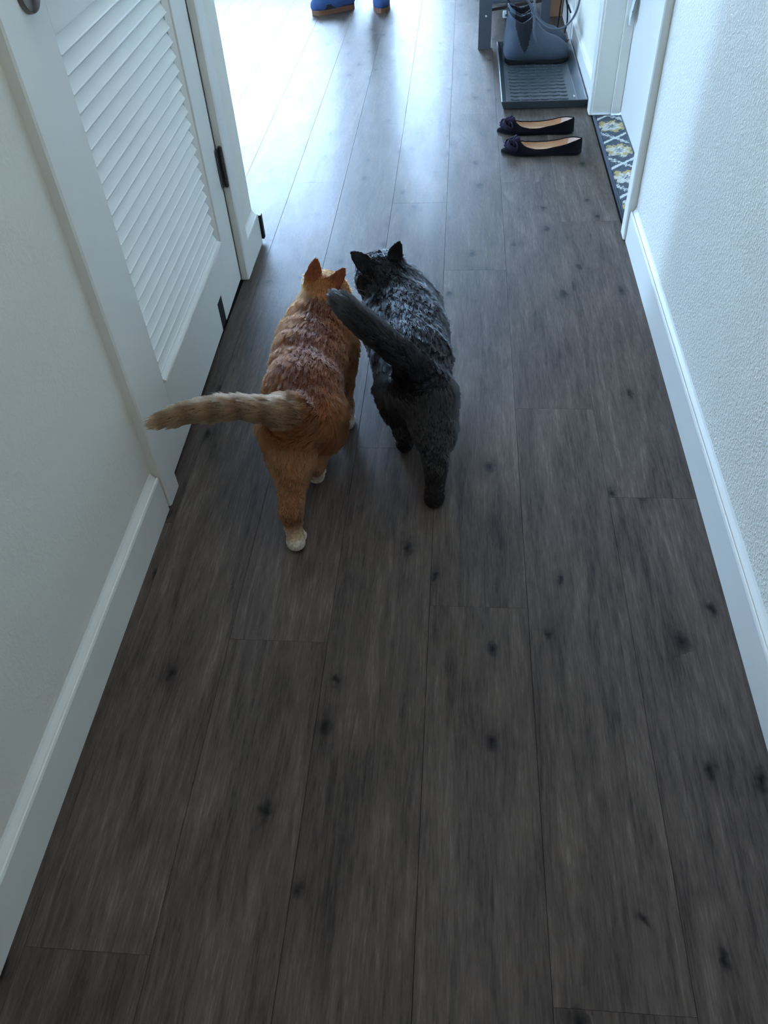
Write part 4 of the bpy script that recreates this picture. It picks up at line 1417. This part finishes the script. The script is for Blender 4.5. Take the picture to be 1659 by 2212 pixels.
# ------------------------------------------------------------------ boots
def boot(hx, y, label, res=0.004, twist=0.0):
    """ankle boot, heel at hx, toe toward +x"""
    z0 = 0.014
    root = thing('boot', label, 'boot', (hx + 0.1, y, z0 - 0.003), 'pair of boots standing on the boot tray')
    G = SDF((hx - 0.03, y - 0.075, z0 - 0.01), (hx + 0.32, y + 0.075, z0 + 0.27), res)
    P = lambda dx, dz, dy=0: (hx + dx, y + dy + twist * dx, z0 + dz)
    # foot
    G.cap(P(0.050, 0.045), P(0.13, 0.045), 0.043, 0.042, 0.03, (1, 0.92, 1))
    G.cap(P(0.13, 0.046), P(0.215, 0.040), 0.043, 0.044, 0.03, (1, 1.0, 1))
    G.cap(P(0.215, 0.040), P(0.248, 0.034), 0.044, 0.034, 0.03, (1, 1.1, 1))
    # instep rising into the shaft
    G.cap(P(0.155, 0.065), P(0.095, 0.120), 0.040, 0.052, 0.05, (1, 0.9, 1))
    G.cap(P(0.062, 0.06), P(0.070, 0.245), 0.052, 0.062, 0.04, (1, 0.92, 1))
    # cut the top with the raised pull tabs front and back, low V on the sides
    def topcut(X, Y, Z):
        dx = X - (hx + 0.072)
        lim = 0.160 + 0.030 * np.clip(np.abs(dx) / 0.055, 0, 1) ** 1.3
        return -(Z - z0 - lim)
    G.fun((hx - 0.03, y - 0.08, z0 + 0.10), (hx + 0.32, y + 0.08, z0 + 0.28), lambda X, Y, Z: topcut(X, Y, Z), 0.004, True)
    G.cap(P(0.070, 0.10), P(0.071, 0.27), 0.046, 0.058, 0.006, (1, 0.91, 1), True)
    # flat underside
    G.F[:, :, G.ax[2] < z0 + 0.006] = np.maximum(G.F[:, :, G.ax[2] < z0 + 0.006], (z0 + 0.006 - G.ax[2][G.ax[2] < z0 + 0.006]).astype(np.float32))
    V, Fq = G.mesh()
    _, V2 = np_mesh('boot_body', V, Fq, M['rubber'], root, relax=2)
    # dark lining visible in the opening
    li = MB()
    n = 28
    ringsl = []
    for dz, k in ((0.156, 0.96), (0.12, 0.93), (0.08, 0.85)):
        ringsl.append([P(0.071 + 0.0545 * k * math.cos(2 * PI * i / n), dz + 0.026 * abs(math.cos(2 * PI * i / n)) ** 1.3 * (1 if dz > 0.15 else 0), 0.050 * k * math.sin(2 * PI * i / n)) for i in range(n)])
    li.add([p for r in ringsl for p in r], [(i * n + k, i * n + (k + 1) % n, (i + 1) * n + (k + 1) % n, (i + 1) * n + k) for i in range(2) for k in range(n)] + [tuple(2 * n + k for k in range(n))])
    tag(li.build('lining', M['lining'], root, smooth=True), 'black inner lining')
    # elastic gussets on both sides of the shaft: the shell's own surface inside a pointed outline, raised a little
    nrm = np.zeros_like(V2)
    tri = np.concatenate([Fq[:, [0, 1, 2]], Fq[:, [0, 2, 3]]])
    fn = np.cross(V2[tri[:, 1]] - V2[tri[:, 0]], V2[tri[:, 2]] - V2[tri[:, 0]])
    for i in range(3):
        np.add.at(nrm, tri[:, i], fn)
    nrm /= np.linalg.norm(nrm, axis=1)[:, None] + 1e-12
    if np.einsum('ij,ij->', np.cross(V2[tri[:, 0]], V2[tri[:, 1]]), V2[tri[:, 2]]) < 0:
        nrm = -nrm
    dx, dz = V2[:, 0] - hx, V2[:, 2] - z0
    ctr = 0.088 - 0.10 * (dz - 0.06)
    wid = np.clip((dz - 0.042) / 0.10, 0, 1) ** 0.6 * 0.036
    inside = (np.abs(dx - ctr) < wid) & (dz > 0.042)
    for s in (-1, 1):
        ok = inside & (nrm[:, 1] * s > 0.25)
        fsel = Fq[ok[Fq].all(1)]
        used = np.unique(fsel)
        mp = -np.ones(len(V2), int)
        mp[used] = np.arange(len(used))
        g = MB().add((V2[used] + nrm[used] * 0.0012).tolist(), mp[fsel].tolist())
        tag(g.build('gusset', M['gusset'], root, smooth=True), 'dark elastic side gusset')
    # outsole
    out = []
    pr = [(0.006, 0.0), (0.008, 0.030), (0.04, 0.040), (0.10, 0.035), (0.15, 0.041), (0.21, 0.046), (0.255, 0.038), (0.280, 0.018), (0.285, 0.0)]
    xs_ = np.linspace(0.006, 0.285, 24)
    up_ = [P(x, 0.013, np.interp(x, [q[0] for q in pr], [q[1] for q in pr])) for x in xs_] + [P(x, 0.013, -np.interp(x, [q[0] for q in pr], [q[1] for q in pr])) for x in xs_[::-1][1:-1]]
    dn_ = [(p[0], p[1], z0 - 0.003 + (0.004 if 0.10 < p[0] - hx < 0.15 else 0)) for p in up_]
    m = len(up_)
    MB().add(list(up_) + dn_, [tuple(range(m)), tuple(range(m, 2 * m))[::-1]] + [(k, (k + 1) % m, m + (k + 1) % m, m + k) for k in range(m)]).build('outsole', M['black'], root)
    # pull tab at the heel
    MB().tube(catmull([P(0.012, 0.165), P(0.006, 0.192), P(0.009, 0.206), P(0.018, 0.192)], 4), 0.006, 8, flat=(0.3, 1.6)).build('pull_tab', M['gusset'], root, smooth=True)
    return root


boot(0.180, 3.885, 'blue-grey rubber ankle boot on the tray, nearer of the pair')
boot(0.184, 4.010, 'blue-grey rubber ankle boot on the tray, partly hidden behind the nearer boot', twist=0.05)

# ------------------------------------------------------------------ black stand behind the tray
sa = Vector((0.101, 4.105, 0))
sdr = Vector((0.275, 0.135, 0)).normalized()
sfr = Vector((-sdr.y, sdr.x, 0))
stn = thing('stand', 'black metal stand with flat screw-fixed legs behind the boot tray', 'stand', tuple(sa))


def obox(mb, o, u0, u1, w0, w1, z0, z1):
    vs = []
    for u in (u0, u1):
        for w in (w0, w1):
            for z in (z0, z1):
                p = o + sdr * u + sfr * w
                vs.append((p.x, p.y, z))
    return mb.add(vs, [(0, 1, 3, 2), (4, 6, 7, 5), (0, 4, 5, 1), (2, 3, 7, 6), (0, 2, 6, 4), (1, 5, 7, 3)])


def leg_at(x, y, hw_, side):
    lg = MB().box(x - hw_, x + hw_, y, y + 0.004, 0.0005, 0.75)
    e = x + side * hw_
    lg.box(min(e, e - side * 0.004), max(e, e - side * 0.004), y + 0.004, y + 0.034, 0.0005, 0.75)
    return lg.build('leg', M['blackmetal'], stn)


for (x, y, hw_, side, sc_) in ((0.101, 4.105, 0.029, 1, (0.135, 0.45)), (0.380, 4.235, 0.021, -1, (0.20,)), (0.101, 5.06, 0.029, 1, ()), (0.380, 5.06, 0.021, -1, ())):
    leg = leg_at(x, y, hw_, side)
    for zz in sc_:
        MB().lathe((x + 0.003, y, zz), (0, -1, 0), [(0.0045, 0.0), (0.0045, 0.0015), (0.002, 0.003)], 12).build('screw', M['whitepl'], leg)
obox(MB(), sa, 0.029, 0.304, 0.006, 0.030, 0.148, 0.160).build('beam', M['beam'], stn)
MB().box(0.09, 0.36, 4.24, 5.06, 0.150, 0.160).build('shelf', M['blackmetal'], stn)
MB().box(0.06, 0.41, 4.09, 5.10, 0.75, 0.772).build('top', M['blackmetal'], stn)

bx = thing('storage_box', 'white box with a green stripe on the low shelf of the black stand', 'box', (0.2, 4.3, 0.162))
MB().box(0.10, 0.30, 4.28, 4.62, 0.1605, 0.185).build('base_tray', M['tray'], bx)
MB().box(0.102, 0.298, 4.282, 4.618, 0.185, 0.300).build('box_body', M['whitepl'], bx)
MB().box(0.165, 0.178, 4.281, 4.619, 0.186, 0.301).build('stripe', M['green'], bx)

cbx = thing('cardboard_box', 'small brown cardboard box on the floor behind the black stand', 'box', (0.45, 4.62, 0))
MB().box(0.405, 0.494, 4.58, 4.80, 0.0005, 0.20).build('carton', M['card'], cbx, bevel=0.002)
MB().box(0.403, 0.496, 4.66, 4.70, 0.0, 0.2015).build('tape', M['beam'], cbx)
ad = thing('power_adapter', 'small white power adapter on the floor under the black stand', 'adapter', (0.215, 4.60, 0))
MB().box(0.20, 0.235, 4.585, 4.62, 0.0005, 0.028).build('adapter_body', M['whitepl'], ad, bevel=0.004)
MB().box(0.212, 0.222, 4.575, 4.586, 0.010, 0.018).build('adapter_plug', M['hinge'], ad)


# cables hanging from the stand
def ray_at_y(px, py, Y):
    c = np.array([px - 829.5, 1106.0 - py, -1700.0])
    d = _R @ c
    t = Y / d[1]
    return (d[0] * t, Y, CAMH + d[2] * t)


c1 = [(0.335, 4.085, 0.60), ray_at_y(1137, -40, 3.85), ray_at_y(1146, 12, 3.825), ray_at_y(1160, 40, 3.815), ray_at_y(1185, 61, 3.815), ray_at_y(1215, 60, 3.82), ray_at_y(1238, 38, 3.83),
      ray_at_y(1252, 0, 3.84), ray_at_y(1250, -50, 3.87), ray_at_y(1215, -110, 3.93), (0.345, 4.085, 0.62)]
cb = thing('cable', 'grey cable hanging in a wide loop beside the boots', 'cable', (0.35, 4.07, 0.2))
MB().tube(catmull(c1, 8), 0.0046, 8).build('cord', M['cable'], cb, smooth=True)
c2 = [(0.33, 4.085, 0.60), ray_at_y(1150, -60, 3.88), ray_at_y(1154, -10, 3.83), ray_at_y(1155, 35, 3.815), ray_at_y(1153, 68, 3.812), ray_at_y(1158, 92, 3.812)]
cb2 = thing('cable', 'grey cable dropping straight down in front of the nearer boot', 'cable', (0.33, 4.1, 0.2))
MB().tube(catmull(c2, 8), 0.0042, 8).build('cord', M['cable'], cb2, smooth=True)
c3 = [(0.36, 4.14, 0.52), ray_at_y(1212, -30, 4.16), ray_at_y(1210, 20, 4.17), ray_at_y(1204, 60, 4.19), ray_at_y(1192, 90, 4.22), (0.37, 4.30, 0.006)]
cb3 = thing('cable', 'thin black cable running down to the floor between stand and wall', 'cable', (0.37, 4.2, 0.1))
MB().tube(catmull(c3, 8), 0.0035, 8).build('cord', M['cable2'], cb3, smooth=True)
c4 = [(0.37, 4.12, 0.52), ray_at_y(1222, -20, 4.14), ray_at_y(1226, 30, 4.15), ray_at_y(1222, 62, 4.17), ray_at_y(1209, 90, 4.20), (0.40, 4.34, 0.006)]
cb4 = thing('cable', 'thin black cable nearest the right wall', 'cable', (0.39, 4.2, 0.1))
MB().tube(catmull(c4, 8), 0.0035, 8).build('cord', M['cable2'], cb4, smooth=True)
c5 = [(0.37, 4.10, 0.50), ray_at_y(1222, -10, 4.12), ray_at_y(1228, 12, 4.12), ray_at_y(1233, 28, 4.12)]
cb5 = thing('cable', 'short black cord end dangling inside the grey loop', 'cable', (0.4, 4.1, 0.2))
MB().tube(catmull(c5, 6), 0.004, 8).build('cord', M['cable2'], cb5, smooth=True)

# ------------------------------------------------------------------ paper tag hanging on the entry door
pt = thing('paper_tag', 'white paper tag on a red cord hanging against the entry door', 'paper tag', (XD - 0.01, 3.2, 0.5))
T0 = np.array([XD - 0.006, 3.222, 0.440])
vs = []
nr_ = 12
for i in range(nr_):
    t = i / (nr_ - 1)
    hw_ = 0.030 * min(1, 0.55 + 2.2 * t) * (1 - 0.75 * max(0, (t - 0.55) / 0.45) ** 1.2)
    for s in (-1, -0.4, 0.4, 1):
        vs.append((T0[0] - 0.010 * math.sin(t * 2.2) - 0.005 * s * s * (0.3 + t) - 0.002, T0[1] + s * hw_ - 0.012 * max(0, t - 0.5), T0[2] - t * 0.125))
fs = [(i * 4 + c, i * 4 + c + 1, i * 4 + c + 5, i * 4 + c + 4) for i in range(nr_ - 1) for c in range(3)]
vs2 = vs + [(x + 0.0006, y, z) for x, y, z in vs]
n4 = nr_ * 4
fs2 = fs + [tuple(n4 + q for q in f[::-1]) for f in fs]
MB().add(vs2, fs2).build('paper', M['paper'], pt, smooth=True)
ik = MB()
for (t, s0_, s1_) in ((0.10, -0.2, 0.3), (0.14, -0.3, 0.1), (0.62, -0.9, -0.5)):
    z = T0[2] - t * 0.125
    ik.box(T0[0] - 0.0145, T0[0] - 0.0135, T0[1] + s0_ * 0.02, T0[1] + s1_ * 0.02, z - 0.003, z)
tag(ik.build('printed_marks', M['ink'], pt), 'small grey printed marks', kind='stuff')
cd = MB().tube([(T0[0] - 0.002, T0[1], T0[2] + 0.006), (XD - 0.012, T0[1] - 0.002, T0[2] + 0.2), (XD - 0.014, 3.217, 0.967)], 0.0016, 6)
tag(cd.build('cord', M['redcord'], pt), 'red cord')
MB().lathe((T0[0] - 0.002, T0[1], T0[2] - 0.004), (0, 0, 1), [(0.002, 0), (0.005, 0.003), (0.005, 0.008), (0.002, 0.012)], 10).build('bead', M['brass'], pt, smooth=True)


# ------------------------------------------------------------------ person standing in the living room (only the shoes are in frame)
def person():
    bx_, by_ = -0.565, 4.965
    root = thing('person', 'person standing in the living room in blue shoes with brown soles', 'person', (bx_, by_, 0))
    hipL, hipR = (bx_ - 0.085, by_, 0.92), (bx_ + 0.085, by_ + 0.02, 0.92)
    kL, kR = (bx_ - 0.085, by_ - 0.04, 0.50), (bx_ + 0.105, by_ - 0.03, 0.50)
    aL, aR = (-0.638, 4.905, 0.085), (-0.440, 4.945, 0.085)
    G = SDF((bx_ - 0.34, by_ - 0.28, -0.02), (bx_ + 0.34, by_ + 0.22, 1.78), 0.010)
    for h, k, a, f in ((hipL, kL, aL, (-0.86, -0.5, 0)), (hipR, kR, aR, (0.05, -1, 0))):
        G.chain([h, k, a], [0.082, 0.055, 0.038], 0.03)
        t = (a[0] + f[0] * 0.11, a[1] + f[1] * 0.11, 0.045)
        G.cap(a, t, 0.036, 0.03, 0.03)
    G.chain([(bx_, by_, 0.95), (bx_, by_, 1.10), (bx_, by_ + 0.01, 1.30), (bx_, by_ + 0.01, 1.40)], [0.13, 0.115, 0.135, 0.10], 0.06, (1.15, 0.78, 1))
    for s in (-1, 1):
        G.chain([(bx_ + s * 0.165, by_ + 0.01, 1.385), (bx_ + s * 0.215, by_ + 0.03, 1.10), (bx_ + s * 0.20, by_ - 0.06, 0.87)], [0.052, 0.040, 0.027], 0.03)
        w = np.array((bx_ + s * 0.20, by_ - 0.06, 0.87))
        G.cap(w, w + (s * -0.005, -0.02, -0.075), 0.027, 0.030, 0.02, (0.62, 1, 1))
        for j in range(4):
            b = w + (s * -0.006, -0.045 + j * 0.017, -0.085)
            G.chain([b, b + (s * -0.006, -0.004, -0.040), b + (s * -0.018, -0.002, -0.068 + 0.005 * abs(j - 1.5))], [0.010, 0.009, 0.008], 0.006)
        b = w + (s * -0.008, -0.045, -0.030)
        G.chain([b, b + (s * -0.012, -0.022, -0.032), b + (s * -0.016, -0.026, -0.058)], [0.012, 0.010, 0.009], 0.006)
    hd = np.array((bx_, by_ - 0.015, 1.60))
    G.cap((bx_, by_ + 0.01, 1.42), hd - (0, 0, 0.06), 0.056, 0.055, 0.03)
    G.cap(hd - (0, -0.01, 0.0), hd + (0, 0.015, 0.035), 0.082, 0.088, 0.03, (0.88, 1.05, 1))
    G.cap(hd + (0, -0.03, -0.045), hd + (0, -0.045, -0.075), 0.062, 0.045, 0.03)
    G.cap(hd + (0, -0.085, -0.005), hd + (0, -0.112, -0.03), 0.010, 0.015, 0.014)
    for s in (-1, 1):
        G.cap(hd + (s * 0.082, 0.012, 0.0), hd + (s * 0.086, 0.016, -0.03), 0.018, 0.011, 0.008, (0.5, 1, 1))
    G.cap(hd + (-0.016, -0.104, -0.055), hd + (0.016, -0.104, -0.055), 0.008, 0.008, 0.006)
    V, Fq = G.mesh()
    np_mesh('body', V, Fq, M['skin'], root, relax=1)
    # trousers
    G = SDF((bx_ - 0.28, by_ - 0.22, 0.02), (bx_ + 0.28, by_ + 0.22, 1.12), 0.011)
    for h, k, a in ((hipL, kL, aL), (hipR, kR, aR)):
        G.chain([h, k, (a[0], a[1] + 0.004, 0.085)], [0.098, 0.074, 0.064], 0.03)
    G.cap((bx_, by_, 0.93), (bx_, by_, 1.02), 0.138, 0.126, 0.05, (1.15, 0.82, 1))
    V, Fq = G.mesh()
    np_mesh('trousers', V, Fq, M['denim'], root)
    # shirt
    G = SDF((bx_ - 0.34, by_ - 0.2, 0.88), (bx_ + 0.34, by_ + 0.22, 1.52), 0.011)
    G.chain([(bx_, by_, 0.98), (bx_, by_, 1.10), (bx_, by_ + 0.01, 1.30), (bx_, by_ + 0.01, 1.40)], [0.142, 0.130, 0.148, 0.108], 0.06, (1.15, 0.80, 1))
    for s in (-1, 1):
        G.chain([(bx_ + s * 0.165, by_ + 0.01, 1.385), (bx_ + s * 0.215, by_ + 0.03, 1.10), (bx_ + s * 0.202, by_ - 0.045, 0.92)], [0.064, 0.054, 0.042], 0.03)
    V, Fq = G.mesh()
    np_mesh('shirt', V, Fq, M['shirt'], root)
    # hair
    G = SDF((bx_ - 0.13, by_ - 0.14, 1.46), (bx_ + 0.13, by_ + 0.15, 1.76), 0.009)
    G.cap(hd + (0, 0.018, 0.03), hd + (0, 0.028, 0.045), 0.094, 0.095, 0.02, (0.92, 1.05, 1))
    G.cap(hd + (0, 0.05, -0.02), hd + (0, 0.045, -0.075), 0.07, 0.055, 0.03)
    G.cap(hd + (0, -0.14, -0.04), hd + (0, -0.11, 0.005), 0.085, 0.085, 0.02, (1, 1, 1), True)
    V, Fq = G.mesh()
    np_mesh('hair', V, Fq, M['hairbrown'], root)
    for s in (-1, 1):
        MB().lathe(tuple(hd + (s * 0.031, -0.081, 0.008)), (0, -1, 0), [(0.001, 0), (0.010, 0.003), (0.008, 0.008), (0.001, 0.010)], 12).build('eye', M['eye'], root, smooth=True)
    # shoes
    for heel, toe, mats in (((-0.585, 4.885), (-0.800, 4.765), 'left'), ((-0.438, 4.990), (-0.430, 4.748), 'right')):
        h, t = np.array((*heel, 0.0)), np.array((*toe, 0.0))
        ax = t - h
        L = np.linalg.norm(ax)
        ax /= L
        sdv = np.array((-ax[1], ax[0], 0))
        lo = np.minimum(h, t) - 0.09
        hi = np.maximum(h, t) + 0.09
        lo[2], hi[2] = 0.0, 0.17
        G = SDF(lo, hi, 0.005)
        up = lambda f, z: h + ax * L * f + (0, 0, z)
        G.cap(up(0.14, 0.055), up(0.45, 0.055), 0.036, 0.042, 0.03)
        G.cap(up(0.45, 0.052), up(0.80, 0.045), 0.042, 0.038, 0.03)
        G.cap(up(0.80, 0.043), up(0.90, 0.040), 0.036, 0.026, 0.03)
        G.cap(up(0.18, 0.06), up(0.20, 0.120), 0.040, 0.046, 0.03)
        zz = G.ax[2]
        lowm = zz < 0.022
        G.F[:, :, lowm] = np.maximum(G.F[:, :, lowm], (0.022 - zz[lowm]).astype(np.float32))
        him = zz > 0.115
        G.F[:, :, him] = np.maximum(G.F[:, :, him], (zz[him] - 0.115).astype(np.float32))
        V, Fq = G.mesh()
        so_, _ = np_mesh('shoe', V, Fq, M['bluefab'], root)
        tag(so_, 'blue knit shoe')
        prs = [(0.0, 0.0), (0.02, 0.026), (0.12, 0.037), (0.4, 0.038), (0.68, 0.045), (0.88, 0.036), (0.97, 0.018), (1.0, 0.0)]
        fr_ = np.linspace(0, 1, 20)
        hwv = np.interp(fr_, [p[0] for p in prs], [p[1] for p in prs])
        rg_ = [h + ax * L * f + sdv * w for f, w in zip(fr_, hwv)] + [h + ax * L * f - sdv * w for f, w in list(zip(fr_, hwv))[::-1][1:-1]]
        m = len(rg_)
        sb = MB().add([(p[0], p[1], 0.0005) for p in rg_] + [(p[0], p[1], 0.024) for p in rg_], [tuple(range(m))[::-1], tuple(range(m, 2 * m))] + [(k, (k + 1) % m, m + (k + 1) % m, m + k) for k in range(m)])
        sb.build('shoe_sole', M['gumsole'], root)
        band = MB().add([(*(p * 1.0)[:2], 0.024) for p in [np.array(q) for q in rg_]] + [(*(q - sdv * 0)[:2], 0.046) for q in [np.array(q) - (np.array(q) - (h + t) / 2) * 0.02 for q in rg_]],
                        [(k, (k + 1) % m, m + (k + 1) % m, m + k) for k in range(m)])
        tag(band.build('shoe_rand', M['navy'], root, smooth=True), 'dark navy band above the sole')
    return root


person()
tidy()
